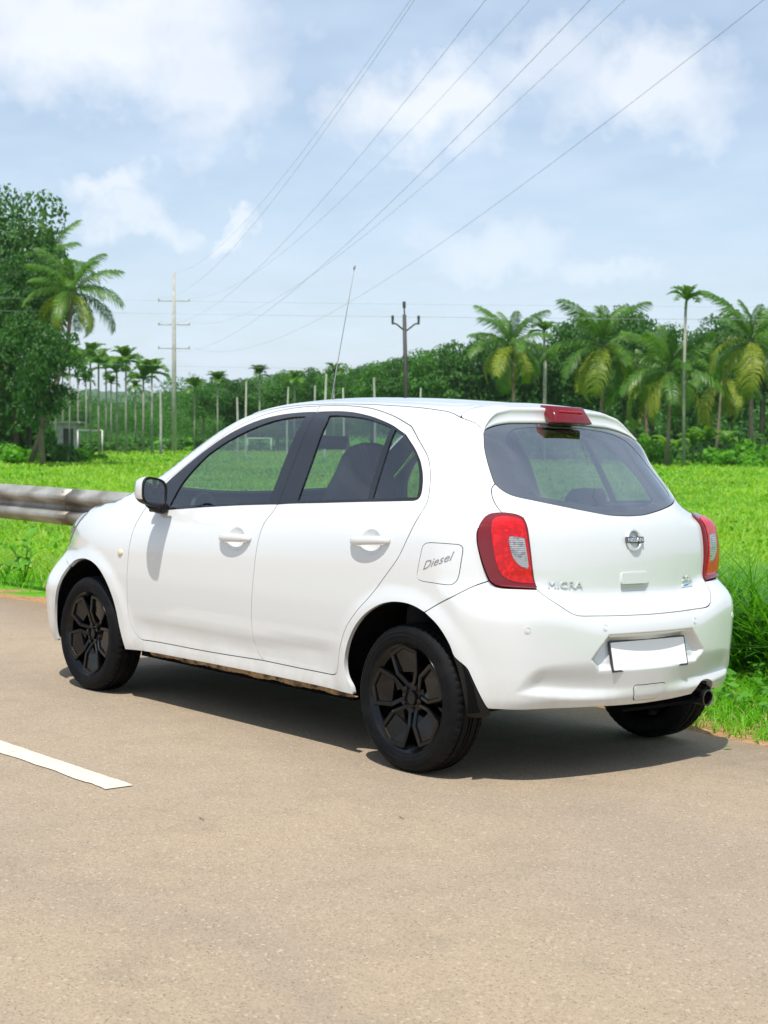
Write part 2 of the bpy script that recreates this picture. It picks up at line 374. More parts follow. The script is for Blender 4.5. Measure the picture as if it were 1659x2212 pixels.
def offset(p,d):
    """move a closed outline inwards by d (outwards when negative)"""
    if area2(p)<0: p=p[::-1]
    e=np.roll(p,-1,0)-p; n=np.stack([-e[:,1],e[:,0]],1); n/=np.maximum(np.linalg.norm(n,axis=1,keepdims=True),1e-9)
    m_=n+np.roll(n,1,0); l=np.linalg.norm(m_,axis=1,keepdims=True); m_=m_/np.maximum(l,1e-6); k=1/np.maximum((m_*n).sum(1,keepdims=True),.55)
    return p+m_*k*d
def inside(P,poly):
    x,y=P[:,0],P[:,1]; r=np.zeros(len(P),bool); a=poly; b=np.roll(poly,-1,0)
    for (x0,y0),(x1,y1) in zip(a,b):
        if y0==y1: continue
        c_=((y0>y)!=(y1>y)); r^=c_&(x<(x1-x0)*(y-y0)/(y1-y0)+x0)
    return r
def fill(outer,holes=(),step=.025):
    loops=[outer]+list(holes); B=np.vstack(loops)
    lo,hi=outer.min(0),outer.max(0)
    gx=np.arange(lo[0],hi[0],step); gy=np.arange(lo[1],hi[1],step*.866)
    X,Y=np.meshgrid(gx,gy); X=X+(np.arange(len(gy))%2)[:,None]*step*.5; G=np.stack([X.ravel(),Y.ravel()],1)
    k=inside(G,outer)
    for h in holes: k&=~inside(G,h)
    G=G[k]
    if len(G):
        keep=np.ones(len(G),bool)
        for i in range(0,len(G),2000):
            d=np.sqrt(((G[i:i+2000,None]-B[None])**2).sum(-1)).min(1); keep[i:i+2000]=d>step*.45
        G=G[keep]
    V=np.vstack([B,G]); E=[];b=0
    for l in loops:
        n=len(l); E+=[(b+i,b+(i+1)%n) for i in range(n)]; b+=n
    vo,eo,fo,ov,oe,of=delaunay_2d_cdt([Vector(v) for v in V],E,[],0,1e-6)
    P=np.array([tuple(v) for v in vo]); T=np.array([f for f in fo if len(f)==3])
    c_=P[T].mean(1); k=inside(c_,outer)
    for h in holes: k&=~inside(c_,h)
    T=T[k]; inv={}
    for i,os_ in enumerate(ov):
        for o_ in os_: inv[o_]=i
    L=[];b=0
    for l in loops:
        L.append([inv[b+i] for i in range(len(l))]); b+=len(l)
    return P,T,L
def map_uz(P,mirror=False):
    """unrolled girth coordinates to the body surface; u past the middle of the rear / front continues on the other side"""
    u=P[:,0]; s=np.ones(len(u)); m1=u<UR1; m2=u>UF1
    uu=np.where(m1,2*UR1-u,np.where(m2,2*UF1-u,u)); Q=surf(uu,P[:,1]); n=grad(Q)
    f=np.where(m1|m2,-1.,1.); Q[:,1]*=f; n[:,1]*=f; return Q,n
def map_top(P):
    Q=topsurf(P[:,0],np.abs(P[:,1])); Q[:,1]=P[:,1]; return Q,grad(Q)
def panel(name,outer,holes=(),m=None,inner=None,parent=None,step=.028,gap=.0020,depth=.014,off=0.0,thick=.006,mp=map_uz,mirror=False,bulge=None,also_mirror=False):
    """one pressed panel: outer skin, returned edge, inner skin"""
    o=offset(outer,gap) if gap else (outer if area2(outer)>0 else outer[::-1])
    hs=[offset(h,-gap)[::-1] if gap else h for h in holes]
    P,T,L=fill(o,hs,step); Q,n=mp(P)
    if off: Q=Q+n*off
    if bulge is not None: Q=Q+n*bulge(P)[:,None]
    # winding after the normals
    fn=np.cross(Q[T[:,1]]-Q[T[:,0]],Q[T[:,2]]-Q[T[:,0]]); fl=(fn*n[T].mean(1)).sum(1)<0; T[fl]=T[fl][:,::-1]
    V=[Q];NN=[n];F_=[tuple(t) for t in T];FM=[0]*len(T);b=len(Q)
    for l in L:
        l=np.array(l); q=Q[l]; nn=n[l]; t=np.roll(q,-1,0)-np.roll(q,1,0); t/=np.maximum(np.linalg.norm(t,axis=1,keepdims=True),1e-9)
        sd=np.cross(t,nn); k=len(l)
        ed=q-nn*depth
        V+=[q,ed];NN+=[sd,sd]
        for i in range(k):
            j=(i+1)%k; f=(b+i,b+k+i,b+k+j,b+j)
            a_=np.cross(ed[i]-q[i],q[j]-q[i])
            if (a_*sd[i]).sum()<0: f=f[::-1]
            F_.append(f);FM.append(0)
        b+=2*k
    if thick:
        V.append(Q-n*thick);NN.append(-n); F_+=[tuple(int(i)+b for i in t[::-1]) for t in T]; FM+=[1]*len(T)
    V=np.vstack(V);NN=np.vstack(NN)
    mats=[m,inner or TRIM]
    if mirror: V=V*[1,-1,1];NN=NN*[1,-1,1];F_=[f[::-1] for f in F_]
    me=mkmesh(name,V,F_,mats,True,FM,NN); ob=link(name,me,parent)
    return ob
def symu(half,centre):
    """mirror a half outline about the middle of the car's rear (or front)"""
    h=np.array(half); g=h[::-1].copy(); g[:,0]=2*centre-g[:,0]; return h,g
def sides(fn):
    for mirror in (False,True): fn(mirror)
def my(p,mirror): return (p[0],-p[1] if mirror else p[1],p[2])

# ================================================================ car materials
PAINT=mat('white_car_paint',(.66,.685,.69),.16,coat=1.0,coat_rough=.04)
def road_film(m_):
    """thin warm road dust on the lowest panels"""
    t=m_.node_tree; b=t.nodes['Principled BSDF']; L=t.links.new; tc=t.nodes.new('ShaderNodeTexCoord'); sp=t.nodes.new('ShaderNodeSeparateXYZ'); L(tc.outputs['Object'],sp.inputs[0])
    h=t.nodes.new('ShaderNodeMapRange'); h.inputs[1].default_value=.46; h.inputs[2].default_value=.22; h.inputs[4].default_value=.55; L(sp.outputs[2],h.inputs[0])
    n=t.nodes.new('ShaderNodeTexNoise'); n.inputs['Scale'].default_value=7; n.inputs['Detail'].default_value=8; n.inputs['Roughness'].default_value=.7; L(tc.outputs['Object'],n.inputs['Vector'])
    q=t.nodes.new('ShaderNodeMapRange'); q.inputs[1].default_value=.35; q.inputs[2].default_value=.75; L(n.outputs['Fac'],q.inputs[0])
    k=t.nodes.new('ShaderNodeMath'); k.operation='MULTIPLY'; L(h.outputs[0],k.inputs[0]); L(q.outputs[0],k.inputs[1])
    x=t.nodes.new('ShaderNodeMixRGB'); x.inputs[1].default_value=b.inputs['Base Color'].default_value; x.inputs[2].default_value=(.40,.345,.27,1); L(k.outputs[0],x.inputs[0]); L(x.outputs[0],b.inputs['Base Color'])
road_film(PAINT)
TRIM=mat('grey_interior_trim',(.035,.036,.04),.7)
BLACK_GLOSS=mat('black_gloss_trim',(.010,.011,.013),.16,spec=.5,coat=.5)
RUBBER=mat('black_rubber',(.008,.008,.009),.5,spec=.3,bump=.15,bscale=300)
TYRE=mat("tyre_rubber",(.0050,.0054,.0062),.6,var=.35,vscale=26,bump=.25,bscale=240,spec=.12,tint=(.016,.0155,.016),tscale=9,tthr=(.55,.82))
RIM=mat('black_wheel_paint',(.0022,.0024,.003),.14,spec=.34)
DARK=mat("dark_underbody",(.003,.003,.003),.95,spec=.1)
CHROME=mat('chrome',(.80,.81,.83),.25,metal=.6)
STEEL=mat('exhaust_steel',(.20,.19,.17),.35,metal=1,var=.4,vscale=30)
GLASS=glassmat('tinted_side_glass',(.53,.62,.60),f0=.075)
REAR_GLASS=glassmat('tinted_rear_glass',(.64,.70,.69),f0=.20)
FRONT_GLASS=glassmat('windscreen_glass',(.80,.86,.84))
FRIT=mat('black_glass_border',(.055,.064,.080),.03,spec=1.0,coat=1,coat_rough=.0); FRIT.node_tree.nodes['Principled BSDF'].inputs['Coat IOR'].default_value=2.0
FABRIC=mat('dark_seat_fabric',(.022,.023,.028),.9,var=.2,vscale=40)
FABRIC2=mat('pale_seat_fabric',(.16,.17,.18),.9,var=.15,vscale=40)
LINER=mat('pale_headlining',(.22,.22,.21),.95)
DASH=mat('grey_dashboard',(.06,.062,.066),.6)
MIRROR=mat('mirror_glass',(.85,.87,.88),.02,metal=1)
MUD=mat('dried_mud',(.30,.20,.10),.95,var=.4,vscale=30,bump=.6,bscale=40,tint=(.04,.03,.02),tscale=14,tthr=(.5,.62))
REDDARK=mat('dark_red_lens',(.15,.0,.002),.06,coat=.5,coat_rough=.02)
BADGE_BLACK=mat('badge_black',(.03,.03,.035),.3)
BADGE_BLUE=mat('badge_blue',(.03,.18,.55),.25,coat=1)
PLATE=mat('plate_white',(.86,.86,.86),.35)
AMBER=mat('pale_indicator_lens',(.62,.58,.40),.15,coat=1)
def ribmat(name,base,rough,scale,axis,strength,metal=0.0,coat=1.0,base2=None,facet=None):
    """lens over fluted reflector"""
    m_=mat(name,base,rough,metal=metal,coat=coat,coat_rough=.02); t=m_.node_tree; b=t.nodes['Principled BSDF']; tc=t.nodes.new('ShaderNodeTexCoord')
    wv=t.nodes.new('ShaderNodeTexWave'); wv.bands_direction=axis; wv.inputs['Scale'].default_value=scale; wv.inputs['Distortion'].default_value=.6; wv.inputs['Detail'].default_value=1; t.links.new(tc.outputs['Object'],wv.inputs['Vector'])
    k=t.nodes.new('ShaderNodeBump'); k.inputs['Strength'].default_value=strength; k.inputs['Distance'].default_value=.004; t.links.new(wv.outputs['Fac'],k.inputs['Height']); t.links.new(k.outputs[0],b.inputs['Normal'])
    if base2:
        x=t.nodes.new('ShaderNodeMixRGB'); x.inputs[1].default_value=(*base,1); x.inputs[2].default_value=(*base2,1); t.links.new(wv.outputs['Fac'],x.inputs[0]); t.links.new(x.outputs[0],b.inputs['Base Color'])
    if facet:
        v=t.nodes.new('ShaderNodeTexVoronoi'); v.inputs['Scale'].default_value=70; t.links.new(tc.outputs['Object'],v.inputs['Vector']); sc_=t.nodes.new('ShaderNodeSeparateColor'); t.links.new(v.outputs['Color'],sc_.inputs[0]); h=t.nodes.new('ShaderNodeMapRange'); h.inputs[1].default_value=.55; h.inputs[2].default_value=1; h.inputs[4].default_value=.8; t.links.new(sc_.outputs[0],h.inputs[0])
        y=t.nodes.new('ShaderNodeMixRGB'); t.links.new(h.outputs[0],y.inputs[0]); t.links.new(x.outputs[0],y.inputs[1]); y.inputs[2].default_value=(*facet,1); t.links.new(y.outputs[0],b.inputs['Base Color'])
    return m_
REDLENS=ribmat('red_lens',(.56,.0,.002),.2,60,'Z',.10,coat=.35,base2=(.38,.0,.001),facet=(.80,.004,.006))
CLEARLENS=ribmat('clear_lens',(.52,.53,.55),.18,40,'Z',.4,metal=.35,base2=(.28,.29,.31),facet=(.15,.16,.18))
HEADLENS=mat('headlamp_lens',(.30,.31,.32),.12,metal=.4,coat=1)

# ================================================================ the car
car=empty('parked_car',(0,0,0),(CAMBER,0,0))
tag(car,'white five-door hatchback with black wheels parked at the edge of the road','car')

DOOR_F=[(1.94,.315),(1.981,.331),(2.02,.373),(2.042,.44),(2.040,.55),(2.026,.70),(2.013,.80),(1.998,.877),(1.972,.94),(1.945,.985),(1.915,1.04),(1.875,1.096)]
TOP_F=[(1.875,1.096),(1.814,1.134),(1.713,1.199),(1.617,1.263),(1.528,1.321),(1.445,1.369),(1.359,1.407),(1.269,1.433),(1.165,1.451),(1.06,1.460),(.951,1.464)]
TOP_R=[(.951,1.464),(.831,1.465),(.717,1.461),(.596,1.451),(.491,1.434),(.385,1.411),(.289,1.383),(.175,1.346),(.080,1.303),(.014,1.262),(-.022,1.219),(-.043,1.172),(-.053,1.126),(-.056,1.085),(-.053,1.05),(-.043,1.018),(-.026,.985),(-.002,.93),(.043,.845),(.116,.761),(.195,.68),(.274,.612),(.343,.540),(.387,.462),(.405,.402),(.415,.362),(.430,.338),(.459,.328)]
B_LOW=[(.943,.330),(.970,.346),(.999,.384),(1.010,.445),(1.006,.538),(.993,.642),(.979,.756),(.963,.869),(.945,.938),(.912,.982),(.892,1.020)]
B_UP=[(.892,1.020),(.892,1.10),(.893,1.25),(.899,1.36),(.922,1.43),(.951,1.464)]
BOT_R=[(.459,.328),(.67,.328),(.943,.330)]
BOT_F=[(.943,.330),(1.363,.321),(1.753,.319),(1.94,.315)]
BELT_F=[(.892,1.022),(.96,1.019),(1.181,1.006),(1.432,.988),(1.607,.973),(1.759,.960),(1.815,.956)]
SAIL=[(1.815,.956),(1.855,.985),(1.880,1.03),(1.866,1.075)]
WIN_F=[(1.866,1.075),(1.806,1.125),(1.702,1.197),(1.612,1.255),(1.517,1.311),(1.425,1.355),(1.332,1.389),(1.235,1.412),(1.127,1.426),(1.006,1.433),(.924,1.434)]
BELT_R=[(.892,1.022),(.788,1.030),(.551,1.043),(.306,1.057),(.139,1.065),(.016,1.071)]
WIN_R=[(.016,1.071),(-.006,1.077),(-.016,1.096),(-.014,1.126),(-.004,1.162),(.016,1.198),(.050,1.237),(.107,1.276),(.195,1.315),(.294,1.350),(.368,1.375),(.454,1.396),(.539,1.413),(.664,1.430),(.765,1.436),(.855,1.436),(.924,1.434)]
SILL=[(1.929,.259),(1.762,.262),(1.186,.268),(.676,.269),(.317,.264)]
ARCH_R1=[(.317,.264),(.324,.296),(.346,.323),(.359,.352),(.362,.388),(.349,.443),(.32,.499),(.275,.557),(.215,.607),(.141,.647),(.088,.664),(.043,.671),(-.008,.671),(-.05,.662),(-.088,.645)]
ARCH_R2=[(-.088,.645),(-.127,.611),(-.153,.576),(-.175,.533),(-.189,.492),(-.205,.473),(-.227,.450),(-.241,.414),(-.262,.356),(-.279,.315),(-.289,.298)]
BSEAM=[(-.088,.645),(-.17,.708),(-.237,.756),(-.287,.781)]
LAMP_OUT=[(-.287,.781),(-.27,.832),(-.255,.894),(-.249,.941),(-.252,.975),(-.27,1.008),(-.30,1.026),(-.348,1.031)]
LAMP_TOP=[(-.348,1.031),(-.390,1.027),(-.410,1.016)]
LAMP_IN=[(-.410,1.016),(-.413,.928),(-.421,.844),(-.430,.791),(-.437,.749)]
LAMP_BOT=[(-.437,.749),(-.38,.752),(-.326,.756),(-.303,.763),(-.287,.781)]
TG_NOTCH=[(-.348,1.031),(-.336,1.058),(-.325,1.097),(-.329,1.130),(-.346,1.147)]
TG_UP=[(-.346,1.147),(-.341,1.165),(-.333,1.214),(-.323,1.288),(-.327,1.325),(-.332,1.345)]
TG_TOP=[(-.332,1.345),(-.327,1.367),(-.287,1.391),(-.182,1.411)]
DITCH_XY=[(.059,.491),(.185,.488),(.32,.484),(.6,.487),(.9,.492),(1.2,.503),(1.45,.530),(1.6,.565),(1.8,.610),(2.0,.648),(2.10,.667)]
FEND_XY=[(2.10,.667),(2.3,.676),(2.5,.664),(2.62,.640)]
def xy_to_uz(pts):
    p=smoothline(pts,.04); q=topsurf(p[:,0],p[:,1]); return [(float(a),float(b)) for a,b in zip(to_u(q),q[:,2])]
DITCH=xy_to_uz(DITCH_XY); DITCH[0]=TG_TOP[-1]
FEND=xy_to_uz(FEND_XY)
ARCH_F=[(2.081,.251),(2.102,.306),(2.125,.369),(2.145,.444),(2.176,.519),(2.227,.588),(2.286,.637),(2.362,.667),(2.446,.677),(2.531,.671),(2.612,.655),(2.680,.625)]
ARCH_F2=[(2.680,.625),(2.722,.575),(2.752,.498),(2.782,.438),(2.800,.375),(2.808,.313),(2.812,.250),(2.812,.215)]
FB=[(2.680,.625),(2.80,.655),(2.90,.69),(2.95,.725)]
HL_LOW=[(2.95,.725),(2.82,.770),(2.70,.840),(2.62,.905)]
r_=lambda l:list(reversed(l))

def left_right(mirror):
    P=dict(parent=car,mirror=mirror)
    panel('body_side',chain(TOP_F,TOP_R,BOT_R,BOT_F,[(1.94,.315),(1.929,.259)],SILL,ARCH_R1,BSEAM,LAMP_OUT,TG_NOTCH,TG_UP,TG_TOP,DITCH,[DITCH[-1],(1.96,1.065),(1.875,1.096)]),[] if mirror else [FLAP],PAINT,depth=.02,**P)
    fe=panel('front_wing',chain(r_(DOOR_F),[(1.94,.315),(1.929,.259)],[(1.929,.259),(2.081,.251)],ARCH_F,FB,HL_LOW,[(2.62,.905),FEND[-1]],r_(FEND),[FEND[0],(1.96,1.065),(1.875,1.096)]),(),PAINT,depth=.02,**P)
    d=panel('front_door',chain(BOT_F,DOOR_F,TOP_F,r_(B_UP[-2:]),r_(WIN_F),r_(SAIL),r_(BELT_F),r_(B_LOW)),[CUP_F],PAINT,**P)
    Pd=dict(parent=d,mirror=mirror)
    panel('window_surround',chain(WIN_F,[(.924,1.434),(.899,1.36)],r_(B_UP[:4]),BELT_F,SAIL),[FGLASS],BLACK_GLOSS,gap=.001,off=-.003,depth=.012,**Pd)
    panel('window_glass',offset(FGLASS,-.004),(),GLASS,inner=GLASS,gap=0,off=-.008,depth=.001,thick=0,**Pd)
    d2=panel('rear_door',chain(BOT_R,B_LOW,BELT_R,WIN_R,[(.924,1.434),(.951,1.464)],TOP_R),[CUP_R],PAINT,**P)
    Pd2=dict(parent=d2,mirror=mirror)
    panel('window_surround',chain(BELT_R,WIN_R,[(.924,1.434),(.899,1.36)],r_(B_UP[:4])),[RGLASS,QGLASS],BLACK_GLOSS,gap=.001,off=-.003,depth=.012,**Pd2)
    panel('window_glass',offset(RGLASS,-.004),(),GLASS,inner=GLASS,gap=0,off=-.008,depth=.001,thick=0,**Pd2)
    panel('quarter_glass',offset(QGLASS,-.004),(),GLASS,inner=GLASS,gap=0,off=-.008,depth=.001,thick=0,**Pd2)
    if not mirror:
        ff=panel('fuel_flap',FLAP,(),PAINT,gap=.0006,step=.02,**P)
        text_on('badge_lettering','Diesel',(-.076,.808),(-.183,.858),BADGE_GREY,ff,.030,shear=.42,lift=.0012)
    for dd,xa,xb,zz,sl in ((d,1.250,1.018,.852,.05),(d2,.325,.090,.893,.07)): handle(dd,xa,xb,zz,sl,mirror)
    # side repeater
    Q,n=map_uz(np.array([(2.098,.733)])); q=Vector(Q[0]);nn=Vector(n[0])
    mb=MB(); M=Matrix.Translation(q)@nn.to_track_quat('Z','Y').to_matrix().to_4x4()@Matrix.Diagonal((1.0,.72,1,1))
    mb.lathe([(.0225,-.004),(.0225,.003),(.018,.006),(.010,.008),(.0,.0085)],20,M); o=mb.build('side_indicator',AMBER,fe,smooth=True); flipy(o,mirror)
    # lamps
    tl=panel('tail_lamp',chain(LAMP_OUT,LAMP_TOP,LAMP_IN,LAMP_BOT),(),REDDARK,gap=.0015,step=.014,off=.010,depth=.035,bulge=lamp_bulge,**P)
    Pl=dict(parent=tl,mirror=mirror)
    panel('red_lens',REDIN,[CLEAR],REDLENS,gap=.0,step=.012,off=.0125,depth=.004,bulge=lamp_bulge,thick=0,**Pl)
    panel('clear_lens',CLEAR,(),CLEARLENS,gap=.0008,step=.012,off=.0128,depth=.004,bulge=lamp_bulge,thick=0,**Pl)
    hl=panel('headlamp',loop([(2.955,.728),(2.82,.773),(2.70,.842),(2.625,.905),(2.67,.905),(2.80,.888),(2.98,.845),(3.16,.782),(3.22,.72),(3.12,.700)]),(),HEADLENS,gap=.002,step=.02,off=.004,**P)
    # muddy sill flange
    u=np.linspace(.34,1.90,120); z1=np.full_like(u,.262)
    zb=.240+.003*np.sin(u*23)+.005*rng.random(120)
    Q=surf(u,z1); V=[];Fq=[]
    for i in range(120):
        y=Q[i,1]-.018; V+=[(u[i],y,.268),(u[i],y-.004,.250),(u[i],y-.012,zb[i]),(u[i],y-.03,zb[i]+.004)]
    for i in range(119):
        for k in range(3): a=i*4+k; Fq.append((a,a+4,a+5,a+1))
    o=link('sill_flange',mkmesh('sill_flange',V,Fq,(MUD,)),car); flipy(o,mirror)
def flipy(o,mirror):
    if mirror:
        me=o.data; co=np.empty(len(me.vertices)*3,np.float32); me.vertices.foreach_get('co',co); co[1::3]*=-1; me.vertices.foreach_set('co',co); me.flip_normals(); me.update()
def lamp_bulge(P):
    c_=np.array([-.34,.89]); d=((P-c_)/[.11,.16]); return .012*np.clip(1-(d**2).sum(1),0,1)
FLAP=loop([(-.10,.914),(-.185,.914),(-.203,.909),(-.207,.893),(-.203,.85),(-.197,.795),(-.188,.772),(-.170,.760),(-.12,.762),(-.066,.766),(-.052,.780),(-.055,.81),(-.066,.875),(-.074,.902)],.008)
FGLASS=chain([(1.758,.980),(1.725,1.08),(1.67,1.153),(1.60,1.218),(1.549,1.251),(1.457,1.300),(1.36,1.342),(1.266,1.375),(1.172,1.399),(1.066,1.413),(.978,1.416)],[(.978,1.416),(.966,1.36),(.965,1.252),(.966,1.127),(.969,1.031)],[(.969,1.031),(1.185,1.016),(1.437,.998),(1.758,.980)])
RGLASS=chain([(.815,1.419),(.756,1.420),(.64,1.414),(.524,1.401),(.361,1.367)],[(.361,1.367),(.335,1.217),(.307,1.069)],[(.307,1.069),(.557,1.055),(.762,1.042)],[(.762,1.042),(.768,1.217),(.790,1.37),(.815,1.419)])
QGLASS=chain([(.330,1.357),(.249,1.326),(.153,1.289),(.084,1.247),(.042,1.205),(.018,1.162),(.005,1.120),(.004,1.087)],[(.004,1.087),(.146,1.079),(.276,1.073)],[(.276,1.073),(.303,1.217),(.330,1.357)])
REDIN=loop([(-.291,.985),(-.312,1.008),(-.35,1.012),(-.392,1.006),(-.398,.99),(-.402,.928),(-.411,.844),(-.421,.785),(-.424,.771),(-.40,.769),(-.354,.779),(-.318,.808),(-.300,.865),(-.291,.94)],.008)
CLEAR=loop([(-.337,.940),(-.345,.947),(-.385,.943),(-.392,.937),(-.396,.905),(-.404,.848),(-.405,.832),(-.398,.829),(-.372,.840),(-.349,.870),(-.339,.910)],.006)
BADGE_GREY=mat('badge_grey',(.42,.43,.45),.25,metal=.7)
def text_on(name,txt,p0,p1,m,parent,height,shear=0,lift=.002,ext=.0012,stretch=None,mp=None,mirror_u=False,offset_bold=0.0):
    """lettering laid on the body surface from p0 to p1 (unrolled coordinates)"""
    cu=bpy.data.curves.new(name,'FONT'); cu.body=txt; cu.shear=shear; cu.size=1; cu.resolution_u=3; cu.offset=offset_bold
    ob=bpy.data.objects.new('tmp',cu); col.objects.link(ob); dg=bpy.context.evaluated_depsgraph_get(); me0=bpy.data.meshes.new_from_object(ob.evaluated_get(dg)); bpy.data.objects.remove(ob); bpy.data.curves.remove(cu)
    bm=bmesh.new(); bm.from_mesh(me0); bpy.data.meshes.remove(me0)
    bmesh.ops.triangulate(bm,faces=bm.faces[:])
    V=np.array([v.co[:] for v in bm.verts]); bm.verts.index_update(); T=[tuple(v.index for v in f.verts) for f in bm.faces]
    ed=[(e.verts[0].index,e.verts[1].index) for e in bm.edges if len(e.link_faces)==1]; bm.free()
    x0,x1=V[:,0].min(),V[:,0].max(); y0,y1=0,V[:,1].max()
    s=(V[:,0]-x0)/(x1-x0); t=V[:,1]/y1
    P=np.array(p0)[None]*(1-s[:,None])+np.array(p1)[None]*s[:,None]; P[:,1]+=t*height
    Q,n=map_uz(P); A=Q+n*lift; B=Q+n*(lift-ext-.001); k=len(A)
    Fc=T+[(a,b,b+k,a+k) for a,b in ed]
    me=mkmesh(name,np.vstack([A,B]),Fc,(m,),smooth=False); bmm=bmesh.new(); bmm.from_mesh(me); bmesh.ops.recalc_face_normals(bmm,faces=bmm.faces[:]); bmm.to_mesh(me); bmm.free()
    return link(name,me,parent)
def cup_line(xa,xb,z): return np.array([((xa+xb)/2+.066*.95*math.cos(a),z+.004+.052*.95*math.sin(a)) for a in np.linspace(0,2*math.pi,36,endpoint=False)])
CUP_F=cup_line(1.250,1.018,.852); CUP_R=cup_line(.325,.090,.893)
def handle(door,xa,xb,z,slope,mirror):
    """cup pressed into the door and a pull bar across it"""
    n=15; cxm=(xa+xb)/2; rx,rz=.066,.052
    V=[];Fq=[]; rings=7; K=28
    for i in range(rings+1):
        f=i/rings
        for k in range(K):
            a=2*math.pi*k/K; u=cxm+rx*f*math.cos(a); zz=z+.004+rz*f*math.sin(a); V.append((u,zz,f))
    A=np.array(V); Q,nn=map_uz(A[:,:2]); dpt=np.where(A[:,2]>.93,.0012,-.013*(1-A[:,2]**2.5)+.0014); Q=Q+nn*dpt[:,None]
    for i in range(rings):
        for k in range(K): a=i*K+k; b=i*K+(k+1)%K; Fq.append((a,b,b+K,a+K))
    o=link('handle_cup',mkmesh('handle_cup',Q,Fq,(PAINT,)),door); flipy(o,mirror)
    u=np.linspace(xa,xb,n); zz=z+(xa-u)*slope; Q,nn=map_uz(np.stack([u,zz],1)); V=[];Fq=[]
    for i in range(n):
        f=i/(n-1); lift=.006+.024*math.sin(math.pi*min(max(f,.0),1))**.5; hh=.0185*(1-.45*abs(2*f-1)**4); th=.0125*(1-.5*abs(2*f-1)**4)
        c_=Q[i]+nn[i]*lift
        for k in range(10):
            a=2*math.pi*k/10; V.append(c_+nn[i]*th*math.sin(a)*1.0+np.array([0,0,1])*hh*np.sign(math.cos(a))*abs(math.cos(a))**.7)
    for i in range(n-1):
        for k in range(10): a=i*10+k; b=i*10+(k+1)%10; Fq.append((a,b,b+10,a+10))
    Fq+=[tuple(range(10)),tuple(range((n-1)*10,n*10))]
    me=mkmesh('door_handle',V,Fq,(PAINT,)); bmm=bmesh.new(); bmm.from_mesh(me); bmesh.ops.recalc_face_normals(bmm,faces=bmm.faces[:]); bmm.to_mesh(me); bmm.free()
    o=link('door_handle',me,door); flipy(o,mirror)
sides(left_right)

# ---- roof, windscreen, bonnet (seen from above)
def symy(half):
    h=smoothline(half,.02) if not isinstance(half,np.ndarray) else half
    return h
def top_panel(name,segs,m,**kw):
    h=np.vstack([smoothline(s,.02)[:-1] for s in segs]+[np.array([segs[-1][-1]])]); g=h[::-1].copy(); g[:,1]*=-1
    return panel(name,np.vstack([h,g[1:-1]]),(),m,parent=car,mp=map_top,step=.04,**kw)
ROOF_B=[(.140,0),(.135,.12),(.12,.25),(.095,.36),(.075,.45),(.059,.491)]
ROOF_FR=[(1.45,.530),(1.475,.40),(1.49,.25),(1.50,0)]
top_panel('roof',[ROOF_B,DITCH_XY[:7],ROOF_FR],PAINT,inner=LINER,gap=.003,thick=.03)
WS_B=[(2.10,.667),(2.16,.55),(2.22,.35),(2.26,.15),(2.27,0)]
top_panel('windscreen',[r_(ROOF_FR),DITCH_XY[6:],WS_B],FRONT_GLASS,inner=FRONT_GLASS,thick=0,gap=.004,depth=.003,off=-.003)
top_panel('cowl',[r_(WS_B),[(2.10,.667),(2.17,.670)],[(2.17,.670),(2.25,.50),(2.30,.30),(2.335,0)]],BLACK_GLOSS,gap=.001,off=-.008)
top_panel('bonnet',[[(2.335,0),(2.30,.30),(2.25,.50),(2.17,.670)],[(2.17,.670),(2.3,.676),(2.5,.664),(2.62,.640)],[(2.62,.640),(2.78,.585),(2.95,.47),(3.03,.28),(3.055,0)]],PAINT)
# ---- front bumper
def u_panel(name,half,centre,m,other=None,**kw):
    h=np.vstack([smoothline(s,kw.get('bstep',.012))[:-1] for s in half]+[np.array([half[-1][-1]])])
    g=h if other is None else np.vstack([smoothline(s,.012)[:-1] for s in other]+[np.array([other[-1][-1]])])
    g=g[::-1].copy(); g[:,0]=2*centre-g[:,0]; kw.pop('bstep',None)
    return np.vstack([h,g[1:-1]])
fb=u_panel('',[[(UF1,.78),(3.60,.775),(3.40,.765),(3.235,.735)],[(3.235,.735),(3.12,.700),(2.955,.722)],r_(FB),ARCH_F2,[(2.812,.215),(2.95,.20),(3.3,.19),(UF1,.19)]],UF1,None)
gr=u_panel('',[[(UF1,.46),(3.5,.455),(3.36,.44)],[(3.36,.44),(3.38,.34),(3.42,.27)],[(3.42,.27),(3.55,.255),(UF1,.25)]],UF1,None)
fbo=panel('front_bumper',fb,[gr],PAINT,parent=car,step=.03)
panel('grille',offset(gr,-.01),(),BLACK_GLOSS,parent=fbo,off=-.02,gap=0)
g2=u_panel('',[[(UF1,.73),(3.55,.725),(3.40,.70)],[(3.40,.70),(3.42,.66)],[(3.42,.66),(3.55,.64),(UF1,.635)]],UF1,None)
panel('upper_grille',g2,(),BLACK_GLOSS,parent=fbo,off=.002,gap=0)

